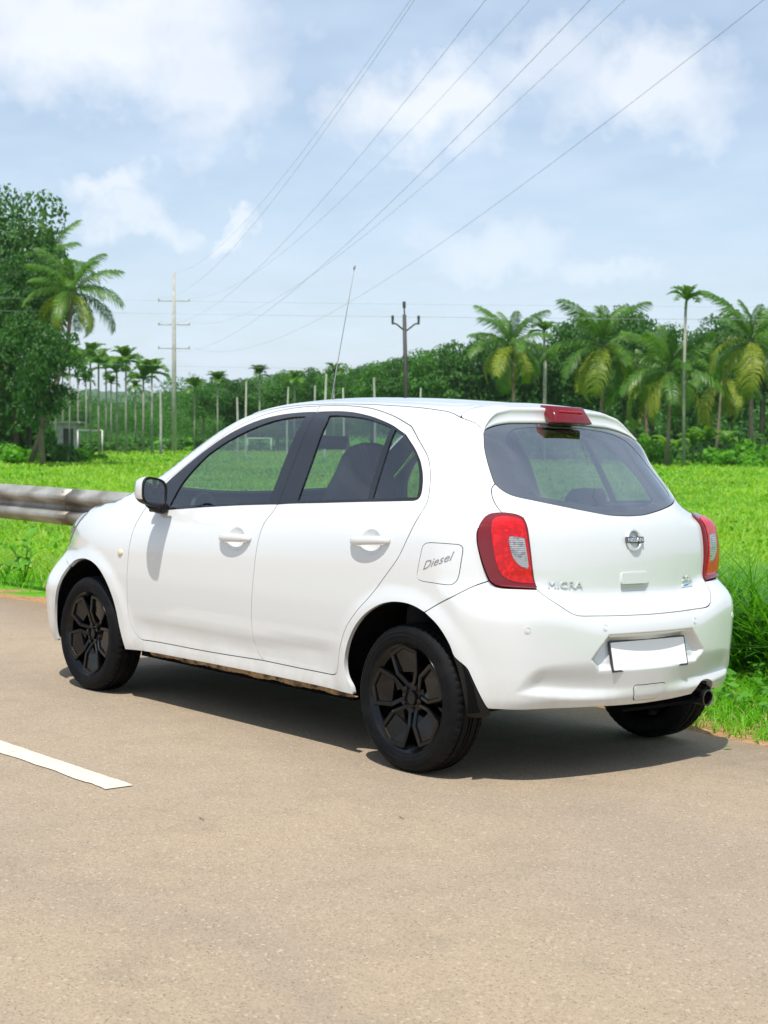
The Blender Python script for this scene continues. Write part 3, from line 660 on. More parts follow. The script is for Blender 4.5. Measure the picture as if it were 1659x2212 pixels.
# ---- tailgate, rear window, rear bumper
GLASS_LOW=[(UR1,1.030),(-.808,1.034),(-.70,1.048),(-.612,1.062),(-.485,1.087),(-.41,1.103),(-.372,1.122),(-.346,1.147)]
TG_BOT=[(-.437,.749),(-.456,.724),(-.482,.698),(-.512,.669),(-.530,.657),(-.552,.651),(-.60,.648),(-.67,.646),(-.8,.644),(UR1,.643)]
GLASS_TOP=[(-.332,1.345),(-.350,1.362),(-.40,1.374),(-.47,1.384),(-.55,1.391),(-.65,1.396),(-.81,1.401),(UR1,1.402)]
gp=lambda hw,z0,z1,r:loop([(UR1+hw-r,z1),(UR1,z1+.0005),(UR1-hw+r,z1),(UR1-hw+r*.3,z1-r*.3),(UR1-hw,z1-r),(UR1-hw,z0+r),(UR1-hw+r*.3,z0+r*.3),(UR1-hw+r,z0),(UR1,z0-.0005),(UR1+hw-r,z0),(UR1+hw-r*.3,z0+r*.3),(UR1+hw,z0+r),(UR1+hw,z1-r),(UR1+hw-r*.3,z1-r*.3)],.006)
tg=panel('tailgate',u_panel('',[GLASS_LOW,r_(TG_NOTCH),LAMP_TOP,LAMP_IN,TG_BOT],UR1,None),[offset(gp(.088,.716,.805,.018),.003)],PAINT,parent=car,step=.02)
gl_out=u_panel('',[GLASS_LOW,TG_UP,GLASS_TOP],UR1,None)
gl_in=u_panel('',[[(UR1,1.059),(-.808,1.066),(-.635,1.087),(-.539,1.101),(-.478,1.118),(-.447,1.155),(-.441,1.217),(-.460,1.29),(-.488,1.333),(-.54,1.357),(-.65,1.376),(-.80,1.386),(UR1,1.387)]],UR1,None)
panel('window_border',gl_out,[gl_in],FRIT,parent=tg,gap=.002,off=-.002,depth=.006,step=.03,thick=.004)
panel('rear_window',offset(gl_in,-.006),(),REAR_GLASS,inner=REAR_GLASS,parent=tg,gap=0,off=-.0035,depth=.001,thick=0,step=.03)
BUMP_BOT=[(-.289,.298),(-.357,.297),(-.45,.298),(-.606,.292),(-.75,.287),(UR1,.284)]
BUMP_BOT_R=[(-.289,.298),(-.357,.297),(-.44,.298),(-.485,.299)]
NOTCH=[(-.485,.299),(-.492,.318),(-.508,.339),(-.532,.348),(-.560,.345),(-.585,.328),(-.598,.308),(-.603,.293)]
bl=[r_(TG_BOT),LAMP_BOT,r_(BSEAM),ARCH_R2,BUMP_BOT]
br=[r_(TG_BOT),LAMP_BOT,r_(BSEAM),ARCH_R2,BUMP_BOT_R,NOTCH,[(-.603,.293),(-.75,.287),(UR1,.284)]]
rb=panel('rear_bumper',u_panel('',bl,UR1,None,other=br),(),PAINT,parent=car,step=.0085,depth=.03,gap=.002)
# parking sensors
for u,s in ((-.378,1),(-.633,1),(-.633,-1),(-.378,-1)):
    Q,n=map_uz(np.array([(u,.604)])); q=Vector(Q[0]);nn=Vector(n[0]); q.y*=s; nn.y*=s
    M=Matrix.Translation(q)@nn.to_track_quat('Z','Y').to_matrix().to_4x4()
    MB().lathe([(.0135,-.004),(.0135,.0012),(.0118,.0018),(.0112,-.0006),(.0085,-.0006),(.0080,.0016),(0,.0019)],24,M).build('parking_sensor',PAINT,rb,angle=40)
# towing-eye cover
tow=loop([(UR1+.098,.362),(UR1+.05,.363),(UR1-.03,.363),(UR1-.083,.362),(UR1-.088,.356),(UR1-.080,.335),(UR1-.066,.312),(UR1-.05,.306),(UR1,.305),(UR1+.07,.307),(UR1+.093,.310),(UR1+.098,.33)],.007)
panel('tow_cover',tow,(),PAINT,parent=rb,gap=0,off=.0035,depth=.006,step=.012)
panel('tow_cover_seam',offset(tow,-.0035),[offset(tow,-.0008)],RUBBER,parent=rb,gap=0,off=.0008,depth=.003,step=.012,thick=0)
# number plate
plate=empty('number_plate',(0,0,0)); plate.parent=car
def rr(hw,hh,r,n=4):
    o=[]
    for sx,sz,a0 in ((1,1,0),(-1,1,90),(-1,-1,180),(1,-1,270)):
        for k in range(n+1):
            a=R(a0+90*k/n); o.append((sx*(hw-r)+r*math.cos(a),sz*(hh-r)+r*math.sin(a)))
    return o
def plate_mesh(hw,hh,r,t,x0=0):
    o=rr(hw,hh,r); k=len(o); V=[(x0,y,z) for y,z in o]+[(x0+t,y,z) for y,z in o]
    return V,[tuple(range(k))[::-1],tuple(range(k,2*k))]+[(i,(i+1)%k,(i+1)%k+k,i+k) for i in range(k)]
plate.location=(-.5625,0,.4865); plate.rotation_euler=(0,R(13),0)
link('plate_border',mkmesh('plate_border',*plate_mesh(.236,.062,.008,.006),(BADGE_BLACK,),False),plate)
link('plate_face',mkmesh('plate_face',*plate_mesh(.2285,.0545,.005,.004,-.0015),(PLATE,),False),plate)
# rear plate lamp bar
MB().box((-.548,0,.571),(.012,.10,.005),bev=.002).build('plate_lamp_bar',PAINT,rb,smooth=True)
# tailgate grip
panel('grip_cup',gp(.088,.716,.805,.018),(),PAINT,parent=tg,gap=0,off=.001,depth=.004,step=.008,thick=0,bulge=lambda P:-.020*sst(0,.028,np.minimum(.088-np.abs(P[:,0]-UR1),np.minimum(P[:,1]-.716,.805-P[:,1])))*sst(.80,.755,P[:,1]))
panel('tailgate_grip',gp(.084,.760,.804,.010),(),PAINT,parent=tg,gap=0,off=.006,depth=.014,step=.012)
# badge: ring and bar
def ringbadge():
    Q,n=map_uz(np.array([(UR1,.934)])); q=Vector(Q[0]); nn=Vector(n[0]); M=Matrix.Translation(q+nn*.003)@nn.to_track_quat('Z','Y').to_matrix().to_4x4()
    X=M.to_3x3()@Vector((1,0,0))
    prof=[]; mb=MB(); V=[];Fq=[];K=48
    for k in range(K):
        a=2*math.pi*k/K
        for rr_,h in ((.0455,-.004),(.0455,.004),(.042,.0075),(.037,.0075),(.0335,.004),(.0335,-.004)): V.append(M@Vector((rr_*math.cos(a)*.99,rr_*math.sin(a),h)))
    for k in range(K):
        for j in range(6): a=k*6+j; b=k*6+(j+1)%6; c_=((k+1)%K)*6; Fq.append((a,c_+j,c_+(j+1)%6,b))
    mb.add(V,Fq); o=mb.build('badge_ring',CHROME,tg,angle=50)
    mb=MB(); Mr=M.to_3x3(); mb.box(q+nn*.008,(.0535 if abs(X.y)>.5 else .0125,.0125 if abs(X.y)>.5 else .0535,.005),Mr,bev=.002); mb.build('badge_bar',BADGE_DARK,tg,angle=40)
BADGE_DARK=mat('badge_bar_grey',(.16,.165,.17),.2,metal=.9)
ringbadge()
text_on('badge_lettering','NISSAN',(UR1+.046,.9262),(UR1-.046,.9262),CHROME,tg,.0155,lift=.0145,ext=.001,offset_bold=.004)
def wide(*a,**k): return text_on(*a,**k)
text_on('model_lettering','MICRA',(-.482,.752),(-.618,.7495),CHROME,tg,.026,lift=.005,ext=.004)
text_on('trim_lettering','XL',(2*UR1+.583,.757),(2*UR1+.519,.757),CHROME,tg,.023,lift=.005,ext=.004)
bu=2*UR1
panel('badge_plate',chain([(bu+.586,.731),(bu+.523,.731)],[(bu+.523,.731),(bu+.520,.748)],[(bu+.520,.748),(bu+.576,.748)],[(bu+.576,.748),(bu+.586,.731)],step=.006),(),CHROME,parent=tg,gap=0,off=.003,depth=.005,step=.01,thick=0)
panel('badge_inlay',loop([(bu+.579,.735),(bu+.565,.742),(bu+.548,.7445),(bu+.530,.7445),(bu+.545,.741),(bu+.555,.736)],.004),(),BADGE_BLUE,parent=tg,gap=0,off=.0036,depth=.002,step=.008,thick=0)

# ---- spoiler with the third brake lamp
def spoiler():
    # lofted between the roof seam and the upper edge of the rear window, both running out to the pillar corner
    n=33
    s1=smoothline(ROOF_B,.01); q1=topsurf(s1[:,0],s1[:,1]); s2=smoothline(r_(TG_TOP),.01); q2=surf(s2[::-1,0],s2[::-1,1]); q2=q2[::-1][::-1]
    s2=smoothline(TG_TOP[::-1],.01); q2=surf(s2[:,0],s2[:,1]); S=np.vstack([q1,q2[1:]])
    g=smoothline(r_(GLASS_TOP),.01); G=surf(np.maximum(g[:,0],UR1),g[:,1])
    def res(c_,m_):
        d=np.concatenate([[0],np.cumsum(np.linalg.norm(np.diff(c_,axis=0),axis=1))]); t=np.linspace(0,d[-1],m_); return np.stack([np.interp(t,d,c_[:,k]) for k in range(3)],1)
    # pair by width, then run the last stretch down the pillar
    ts=np.linspace(0,1,n); S=res(S,200); G=res(G,200)
    fs=np.interp(ts,[0,.80,1],[0,.74,1]); fg=np.interp(ts,[0,.80,1],[0,.86,1])
    S=np.stack([np.interp(fs,np.linspace(0,1,200),S[:,k]) for k in range(3)],1); G=np.stack([np.interp(fg,np.linspace(0,1,200),G[:,k]) for k in range(3)],1)
    rows=[]
    for i,t in enumerate(ts):
        w_=1-sst(.62,1.0,t); s,g_=S[i],G[i]; out=np.array([-1,.35*sst(.6,1,t),0]); 
        lip=g_+np.array([0,0,1])*(.008+.052*w_)+out*(.002-.012*w_)
        lip[2]=min(lip[2],s[2]-.010*w_) if t<.97 else lip[2]
        top=s+np.array([0,0,.001])
        e=lambda f:top*(1-f)+lip*f+np.array([0,0,.010*w_*math.sin(math.pi*f)])
        d=lambda f:lip*(1-f)+g_*f+np.array([.008*w_*math.sin(math.pi*f),0,0])
        rows.append([top,e(.25),e(.5),e(.72),e(.88),lip+np.array([.004*w_,0,.004*w_]),lip+np.array([0,0,-.004*w_]),d(.2),d(.45),d(.75),g_+np.array([-.001,0,.002]),g_+np.array([.012,0,-.002])])
    full=[[(x,-y,z) for x,y,z in s] for s in rows[:0:-1]]+rows
    V=[p_ for s in full for p_ in s]; k=len(rows[0]); Fq=[(i*k+j,i*k+j+1,(i+1)*k+j+1,(i+1)*k+j) for i in range(len(full)-1) for j in range(k-1)]
    me=mkmesh('spoiler',V,Fq,(PAINT,)); bm=bmesh.new(); bm.from_mesh(me); bmesh.ops.recalc_face_normals(bm,faces=bm.faces[:]); bm.to_mesh(me); bm.free()
    ob=link('spoiler',me,tg)
    # lamp wedge on top of the lip
    V=[]
    for x,z0,hw in ((.0,1.480,.090),(-.085,1.475,.094),(-.125,1.405,.116),(-.075,1.400,.116)):
        V+=[(x,hw,z0),(x,-hw,z0)]
    mb=MB().add(V,[(0,1,3,2),(2,3,5,4),(4,5,7,6),(0,2,4,6),(1,7,5,3),(0,6,7,1)])
    o=mb.build('brake_lamp',REDDARK,tg); b=o.modifiers.new('bevel','BEVEL'); b.width=.006; b.segments=2; o.data.polygons.foreach_set('use_smooth',np.ones(len(o.data.polygons),bool))
    for i in range(9):
        y=-.066+.0165*i; MB().lathe([(.0062,0),(.0055,.003),(0,.0042)],10,Matrix.Translation((-.1005,y,1.452))@Matrix.Rotation(R(-120),4,'Y')).build('lamp_diode',REDLENS,tg,smooth=True)
spoiler()
# antenna
MB().lathe([(.032,0),(.028,.012),(.016,.022),(.006,.034),(0,.036)],20,Matrix.Translation((1.505,0,1.470))@Matrix.Rotation(R(14),4,'Y')).build('antenna_base',RUBBER,car,smooth=True)
ANT=mat('antenna_grey',(.30,.31,.33),.6)
MB().tube([(1.505,0,1.505),(1.465,0,1.68),(1.405,0,1.93),(1.349,0,2.165)],[.0028,.0026,.0023,.0021],8).tube([(1.351,0,2.16),(1.346,0,2.18)],.0055,8).build('antenna',ANT,car,smooth=True)
# ================================================================ wheels
WR=.2945
def tyre_mesh():
    """lathed carcass with grooved tread and blocks cut into the shoulders"""
    half=.0875; n=240
    prof=[(.205,-.066),(.211,-.075),(.216,-.0795),(.224,-.0825),(.236,-.0860),(.250,-.0875),(.263,-.086),(.272,-.081),(.2785,-.0765),(.2835,-.0705)]
    shoulder=[(.2895,-.0655),(.2925,-.058),(.2935,-.050),(.2938,-.0445)]
    tread=[(.2875,-.0435),(.2875,-.0365),(.2942,-.0355),(.2945,-.012),(.2880,-.0112),(.2880,-.0048),(.2946,-.0040)]
    P=prof+shoulder+tread; P=P+[(r_,-h) for r_,h in P[::-1]]; m_=len(P)
    zone=np.zeros(m_,int); zone[len(prof):len(prof)+4]=1; zone[-len(prof)-4:-len(prof)]=2
    V=np.zeros((n,m_,3)); A=np.arange(n)*2*np.pi/n
    r_=np.array([p[0] for p in P]); h=np.array([p[1] for p in P])
    for i in range(n):
        rr_=r_.copy()
        cut=(i%4==0); rr_[zone==1]-=.0042*cut; rr_[zone==2]-=.0042*((i+2)%4==0)
        rr_[len(prof)-1]-=.002*cut; a=A[i]
        V[i,:,0]=rr_*np.cos(a); V[i,:,1]=h; V[i,:,2]=rr_*np.sin(a)
    # flatten slightly where it stands
    z=V[:,:,2]; z[z<-.2905]=-.2905+(z[z<-.2905]+.2905)*.25
    Fq=[(i*m_+j,i*m_+j+1,((i+1)%n)*m_+j+1,((i+1)%n)*m_+j) for i in range(n) for j in range(m_-1)]
    me=mkmesh('tyre',V.reshape(-1,3),Fq,(TYRE,)); me.set_sharp_from_angle(angle=R(38)); return me
def ring_sidewall():
    mb=MB(); M=Matrix.Rotation(R(-90),4,'X')
    for r0,h_ in ((.229,.0835),(.2465,.0868),(.262,.0858)): mb.lathe([(r0-.0012,h_),(r0,h_+.0022),(r0+.0012,h_)],96,M)
    me=mkmesh('sidewall_rib',mb.V,mb.F,(TYRE,)); return me
def rim_mesh():
    """barrel, flange and back plate of the wheel"""
    mb=MB(); M=Matrix.Rotation(R(-90),4,'X')
    mb.lathe([(.196,-.07),(.190,-.05),(.186,.03),(.190,.058),(.204,.069),(.2110,.0780),(.2150,.0815),(.2170,.0785),(.2120,.068)],96,M)
    mb.lathe([(.188,-.012),(.15,-.016),(.10,-.010),(.0,-.008)],64,M)
    me=mkmesh('rim',mb.V,mb.F,(RIM,)); me.set_sharp_from_angle(angle=R(40)); return me
def prism(mb,poly,y0,y1,inner=None,bev=.0):
    """flat plate (x,z outline) standing between y0 and y1 with a chamfered front edge"""
    p=np.array(poly); k=len(p); c_=p.mean(0); q=c_+(p-c_)*(1-bev/np.maximum(np.linalg.norm(p-c_,axis=1,keepdims=True),1e-4)) if bev else p
    V=[(x,y0,z) for x,z in p]+[(x,y1-bev,z) for x,z in p]+[(x,y1,z) for x,z in q]
    Fq=[tuple(range(2*k,3*k))]+[(i,(i+1)%k,(i+1)%k+k,i+k) for i in range(k)]+[(i+k,(i+1)%k+k,(i+1)%k+2*k,i+2*k) for i in range(k)]
    mb.add(V,Fq)
def bar(mb,a,b,w,y0,y1,y0b=None,y1b=None,bev=.0025,w2=None):
    """straight spoke member between two points of the wheel plane"""
    a=np.array(a);b=np.array(b);d=(b-a)/np.linalg.norm(b-a);n_=np.array([-d[1],d[0]]);w2=w2 or w
    y0b=y0 if y0b is None else y0b;y1b=y1 if y1b is None else y1b
    V=[]
    for p,ya,yb,ww in ((a-d*w*.3,y0,y1,w),(b+d*w2*.3,y0b,y1b,w2)):
        V+=[(p[0]+n_[0]*ww,ya,p[1]+n_[1]*ww),(p[0]+n_[0]*ww,yb-bev,p[1]+n_[1]*ww),(p[0]+n_[0]*(ww-bev),yb,p[1]+n_[1]*(ww-bev)),(p[0]-n_[0]*(ww-bev),yb,p[1]-n_[1]*(ww-bev)),(p[0]-n_[0]*ww,yb-bev,p[1]-n_[1]*ww),(p[0]-n_[0]*ww,ya,p[1]-n_[1]*ww)]
    mb.add(V,[(i,i+1,i+7,i+6) for i in range(5)]+[tuple(range(6))[::-1],tuple(range(6,12))])
def pol(r_,deg): return (r_*math.cos(R(deg)),r_*math.sin(R(deg)))
def petal_mesh():
    """one petal of the wheel: raised six-sided frame with a slanted blade across half of it"""
    mb=MB(); O=[pol(.046,-14),pol(.112,-28.5),pol(.193,-21),pol(.207,0),pol(.193,21),pol(.112,28.5),pol(.046,14)]
    hy={0:.044,1:.064,2:.073,3:.075,4:.073,5:.064,6:.044}
    for i in range(6): bar(mb,O[i],O[i+1],.0092,.012,hy[i],.02,hy[i+1],w2=.0092,bev=.0035)
    # blade
    bl=[pol(.070,17),pol(.112,25.5),pol(.189,19),pol(.203,0),pol(.189,-19),pol(.116,-24),pol(.100,0)]
    k=len(bl); ys=[.044,.055,.064,.067,.062,.050,.040]
    V=[(x,ys[i],z) for i,(x,z) in enumerate(bl)]+[(x,ys[i]-.008,z) for i,(x,z) in enumerate(bl)]
    mb.add(V,[tuple(range(k)),tuple(range(k,2*k))[::-1]]+[(i,i+k,(i+1)%k+k,(i+1)%k) for i in range(k)])
    me=mkmesh('petal',mb.V,mb.F,(RIM,),smooth=False); bm=bmesh.new(); bm.from_mesh(me); bmesh.ops.recalc_face_normals(bm,faces=bm.faces[:]); bm.to_mesh(me); bm.free(); return me
def hub_mesh():
    mb=MB(); M=Matrix.Rotation(R(-90),4,'X')
    mb.lathe([(.068,.0),(.066,.032),(.060,.041),(.036,.044),(.031,.044),(.030,.054),(.027,.056),(.025,.050),(.0,.050)],40,M)
    me=mkmesh('hub',mb.V,mb.F,(RIM,)); me.set_sharp_from_angle(angle=R(30)); return me
def nut_mesh():
    mb=MB(); M=Matrix.Rotation(R(-90),4,'X'); mb.lathe([(.0125,.030),(.0125,.050),(.0095,.053)],6,M); mb.lathe([(.0165,.03),(.0165,.045)],16,M); mb.add([M@Vector((.0095*math.cos(R(60*k)),.0095*math.sin(R(60*k)),.053)) for k in range(6)],[tuple(range(6))])
    return mkmesh('wheel_nut',mb.V,mb.F,(RIM,),smooth=False)
def disc_mesh():
    mb=MB(); M=Matrix.Rotation(R(-90),4,'X'); mb.lathe([(.118,-.03),(.118,-.018),(.06,-.018),(.06,-.005),(0,-.005)],48,M); return mkmesh('brake_disc',mb.V,mb.F,(STEEL,),smooth=False)
TY,SW,RM,PT,HB,NT,BD=tyre_mesh(),ring_sidewall(),rim_mesh(),petal_mesh(),hub_mesh(),nut_mesh(),disc_mesh()
for xw,sgn,turn in ((0,1,80),(2.45,1,118),(0,-1,20),(2.45,-1,50)):
    wh=empty('wheel',(xw,.722*sgn,WR-.003)); wh.parent=car
    if sgn<0: wh.rotation_euler=(0,0,math.pi)
    link('tyre',TY,wh); link('sidewall_rib',SW,wh); rim=link('rim',RM,wh)
    link('hub',HB,wh); link('brake_disc',BD,wh)
    for k in range(5):
        # angle measured from the car's rear (-x) towards up, seen from outside
        link('petal',PT,wh,rot=(0,R(-(turn+72*k)),0))
        a=R(turn+36+72*k); link('wheel_nut',NT,wh,loc=(.048*math.cos(a),0,.048*math.sin(a)))
# wheel housings
def housing(xc,mirror,front):
    mb=MB(); y0,y1=.44,.792; V=[];K=25; rr_=.375 if not front else .372
    V=[]
    prof=[(y1,rr_-.004),(y1-.03,rr_+.004),(y0+.04,rr_+.004),(y0,rr_-.03),(y0,.02)]
    for k in range(K):
        a=R(-3+186*k/(K-1))
        for y,r_1 in prof: V.append((xc+r_1*math.cos(a),y,.30+r_1*math.sin(a)))
    n=len(prof); Fq=[(k*n+j,k*n+j+1,(k+1)*n+j+1,(k+1)*n+j) for k in range(K-1) for j in range(n-1)]
    o=link('wheel_housing',mkmesh('wheel_housing',V,Fq,(DARK,)),car); flipy(o,mirror)
for mi in (False,True): housing(.03,mi,False); housing(2.44,mi,True)
# floor, sill underside, bumper undersides
mb=MB()
mb.box((1.23,0,.24),(.82,.725,.02)); mb.box((1.23,0,.262),(1.15,.43,.03)); mb.box((2.45,0,.262),(.40,.42,.03)); mb.box((2.9,0,.25),(.15,.50,.03)); mb.box((-.33,0,.33),(.10,.45,.02)); mb.box((.02,0,.385),(.42,.44,.012)); mb.box((-.25,0,.375),(.14,.60,.010)); mb.build('floor_pan',DARK,car)
MB().box((-.33,0,.345),(.10,.40,.04),bev=.02).build('silencer',DARK,car)
MB().tube([(-.02,-.55,.30),(.0,0,.27),(-.02,.55,.30)],.035,10).build('rear_axle',DARK,car,smooth=True)
# exhaust tail pipe
pipe=MB(); pts=[(-.18,-.36,.30),(-.30,-.41,.285),(-.40,-.425,.275),(-.515,-.428,.268)]; pipe.tube(pts,[.024,.025,.031,.031],20,cap=False)
po=pipe.build('exhaust_pipe',STEEL,car,smooth=True)
tip=MB(); M=Matrix.Translation((-.47,-.4275,.2705))@Matrix.Rotation(R(-92),4,'Y'); tip.lathe([(.032,-.03),(.0335,0),(.034,.065),(.035,.070),(.0325,.071),(.0295,.068),(.029,-.02)],32,M); tip.build('pipe_tip',STEEL,po,angle=40)
MB().lathe([(.0285,-.01),(0,-.012)],24,M).build('pipe_bore',DARK,po)
# under-bumper plate seen beside the silencer
MB().box((-.47,-.16,.268),(.06,.27,.006),Matrix.Rotation(R(-8),3,'Y')).build('heat_shield',DARK,car)
# mud flaps behind the rear wheels
def flap(mirror):
    # skin filling the corner between wheel arch and bumper, and the hanging sheet behind it
    o=panel('mud_flap',chain([(-.187,.490),(-.203,.472),(-.225,.450),(-.239,.414),(-.260,.356),(-.277,.315),(-.287,.298),(-.296,.286),(-.298,.272),(-.290,.262)],[(-.290,.262),(-.25,.255),(-.232,.262)],[(-.232,.262),(-.228,.30),(-.220,.35),(-.211,.40),(-.200,.45),(-.187,.490)]),(),RUBBER,inner=RUBBER,parent=car,mirror=mirror,gap=0,off=-.002,depth=.02,step=.015)
    V=[];k=9
    for i in range(k):
        f=i/(k-1); z=.49-.205*f; y1=.785-.035*f
        V+=[(-.300-.035*f,y1,z),(-.315-.03*f,y1-.09,z),(-.325-.025*f,y1-.22+.03*f,z+.02*f)]
    o2=link('flap_sheet',mkmesh('flap_sheet',V,[(i*3+j,i*3+j+1,i*3+j+4,i*3+j+3) for i in range(k-1) for j in range(2)],(RUBBER,)),o); md=o2.modifiers.new('thick','SOLIDIFY'); md.thickness=.006; flipy(o2,mirror)
sides(flap)
# ================================================================ door mirrors
def door_mirror(mirror):
    root=empty('door_mirror'); root.parent=car
    # section outline seen from behind (y,z), rounded
    def outl(s,n=36):
        o=[]
        for k in range(n):
            a=2*math.pi*k/n; c_,s_=math.cos(a),math.sin(a)
            y=.073*np.sign(c_)*abs(c_)**.62; z=.066*np.sign(s_)*abs(s_)**.62
            z+=.010*(y/.073); y*=(1-.10*(s_>0)*0)
            o.append((y*s,z*s))
        return o
    cx,cyy,cz=1.69,.925,1.048; xs=[(-.040,.93),(-.043,1.0),(-.030,1.03),(0,1.02),(.035,.93),(.062,.76),(.080,.50),(.086,.15)]
    V=[];K=36
    for dx,s in xs:
        for y,z in outl(s): V.append((cx+dx-.16*y,cyy+y,cz+z))
    Fq=[(i*K+k,i*K+(k+1)%K,(i+1)*K+(k+1)%K,(i+1)*K+k) for i in range(len(xs)-1) for k in range(K)]+[tuple(range((len(xs)-1)*K,len(xs)*K))]
    fm=[]
    for f in Fq:
        c_=np.mean([V[i] for i in f],0); fm.append(0 if (c_[2]-cz>-.030+ .0*(c_[0]-cx)) and (c_[0]+.16*(c_[1]-cyy)-cx)>-.036 else 1)
    for part,sel,m_ in (('mirror_cover',0,PAINT),('mirror_shell',1,RUBBER)):
        o=link(part,mkmesh(part,V,[f for f,q in zip(Fq,fm) if q==sel],(m_,)),root); flipy(o,mirror)
    g=[(cx-.034-.16*y,cyy+y,cz+z) for y,z in outl(.86)]
    o=link('mirror_glass',mkmesh('mirror_glass',g+[(cx-.0345,cyy,cz)],[(i,(i+1)%K,K) for i in range(K)],(MIRROR,),False),root); flipy(o,mirror)
    rim_=[]; 
    o1=[(cx-.040-.16*y,cyy+y,cz+z) for y,z in outl(.93)]; o2=[(cx-.034-.16*y,cyy+y,cz+z) for y,z in outl(.85)]
    o=link('mirror_rim',mkmesh('mirror_rim',o1+o2,[(i,(i+1)%K,(i+1)%K+K,i+K) for i in range(K)],(RUBBER,),False),root); flipy(o,mirror)
    mb=MB(); mb.tube([(1.725,.90,.992),(1.76,.85,.968),(1.79,.80,.962),(1.80,.775,.965)],[.030,.028,.030,.032],12,flat=.8)
    mb.box((1.79,.815,.968),(.055,.022,.022),bev=.008)
    o=mb.build('mirror_arm',RUBBER,root,smooth=True); flipy(o,mirror)
sides(door_mirror)
# ================================================================ cabin
def cushion(name,sections,m_,parent,n=20,p=.55):
    """stack of rounded-rectangle sections: (centre x,y,z, half depth along x, half width y, tilt)"""
    V=[]
    for (x,y,z,hx,hy,tl) in sections:
        for k in range(n):
            a=2*math.pi*k/n; c_,s_=math.cos(a),math.sin(a)
            dx=hx*np.sign(c_)*abs(c_)**p; dy=hy*np.sign(s_)*abs(s_)**p
            V.append((x+dx*math.cos(tl),y+dy,z-dx*math.sin(tl)))
    k=len(sections); Fq=[(i*n+j,i*n+(j+1)%n,(i+1)*n+(j+1)%n,(i+1)*n+j) for i in range(k-1) for j in range(n)]+[tuple(range(n))[::-1],tuple(range((k-1)*n,k*n))]
    return link(name,mkmesh(name,V,Fq,(m_,)),parent)
for y in (.36,-.36):
    st=empty('front_seat'); st.parent=car
    cushion('seat_base',[(1.10,y,.36,.24,.23,0),(1.10,y,.42,.26,.25,0),(1.11,y,.50,.25,.24,-.1),(1.12,y,.53,.22,.20,-.1)],FABRIC,st)
    cushion('backrest',[(.96,y,.47,.075,.22,.25),(.93,y,.60,.085,.24,.25),(.885,y,.80,.08,.245,.25),(.85,y,.98,.07,.225,.25),(.825,y,1.10,.062,.185,.25),(.81,y,1.18,.058,.145,.25),(.798,y,1.245,.052,.125,.25),(.79,y,1.285,.04,.095,.25),(.788,y,1.30,.018,.05,.25)],FABRIC,st)
rs=empty('rear_seat'); rs.parent=car
cushion('seat_base',[(.42,0,.36,.24,.60,0),(.42,0,.46,.26,.62,0),(.42,0,.53,.24,.60,0)],FABRIC,rs)
cushion('backrest',[(.22,0,.47,.08,.60,.3),(.17,0,.70,.09,.62,.3),(.12,0,.92,.07,.60,.3),(.105,0,.98,.04,.57,.3)],FABRIC,rs)
for y in (.33,-.33):
    cushion('headrest',[(.105,y,.99,.03,.05,.2),(.10,y,1.02,.04,.115,.2),(.09,y,1.09,.04,.12,.2),(.085,y,1.125,.03,.09,.2)],FABRIC,rs)
MB().box((-.15,0,.93),(.22,.53,.010)).build('parcel_shelf',DASH,car)
# dashboard, steering wheel, inner door trims
def dashboard():
    prof=[(1.60,.55),(1.62,.80),(1.66,.915),(1.74,.95),(1.90,.955),(2.15,.965),(2.15,.55)]; V=[];ys=np.linspace(-.70,.70,15)
    for y in ys:
        b=.035*math.exp(-((y-.36)/.17)**2)
        for x,z in prof: V.append((x-.06*(y/.7)**2*0,y,z+(b if .9<z<.96 and x<1.8 else 0)))
    k=len(prof); Fq=[(i*k+j,i*k+(j+1)%k,(i+1)*k+(j+1)%k,(i+1)*k+j) for i in range(14) for j in range(k)]+[tuple(range(k)),tuple(range(14*k,15*k))[::-1]]
    link('dashboard',mkmesh('dashboard',V,Fq,(DASH,),True),car).data.set_sharp_from_angle(angle=R(40))
dashboard()
for y in (.60,-.60):
    vt=MB(); vt.tube([(1.725,y+.062*math.cos(a),.975+.062*math.sin(a)) for a in np.linspace(0,2*math.pi,29)],.011,8,cap=False); vo_=vt.build('air_vent',FABRIC2,car,smooth=True)
    MB().lathe([(.058,0),(.050,.012),(.0,.015)],24,Matrix.Translation((1.735,y,.975))@Matrix.Rotation(R(-90),4,'Y')).build('vent_core',RUBBER,vo_,smooth=True)
sw=empty('steering_wheel',(1.50,-.36,.88),(0,R(-66),0)); sw.parent=car
mb=MB(); mb.tube([(.18*math.cos(a),.18*math.sin(a),0) for a in np.linspace(0,2*math.pi,41)],.015,10,cap=False); mb.build('wheel_ring',RUBBER,sw,smooth=True)
MB().box((0,0,-.02),(.06,.07,.02),bev=.015).box((0,.11,-.01),(.018,.06,.008)).box((0,-.11,-.01),(.018,.06,.008)).build('wheel_boss',RUBBER,sw,smooth=True)
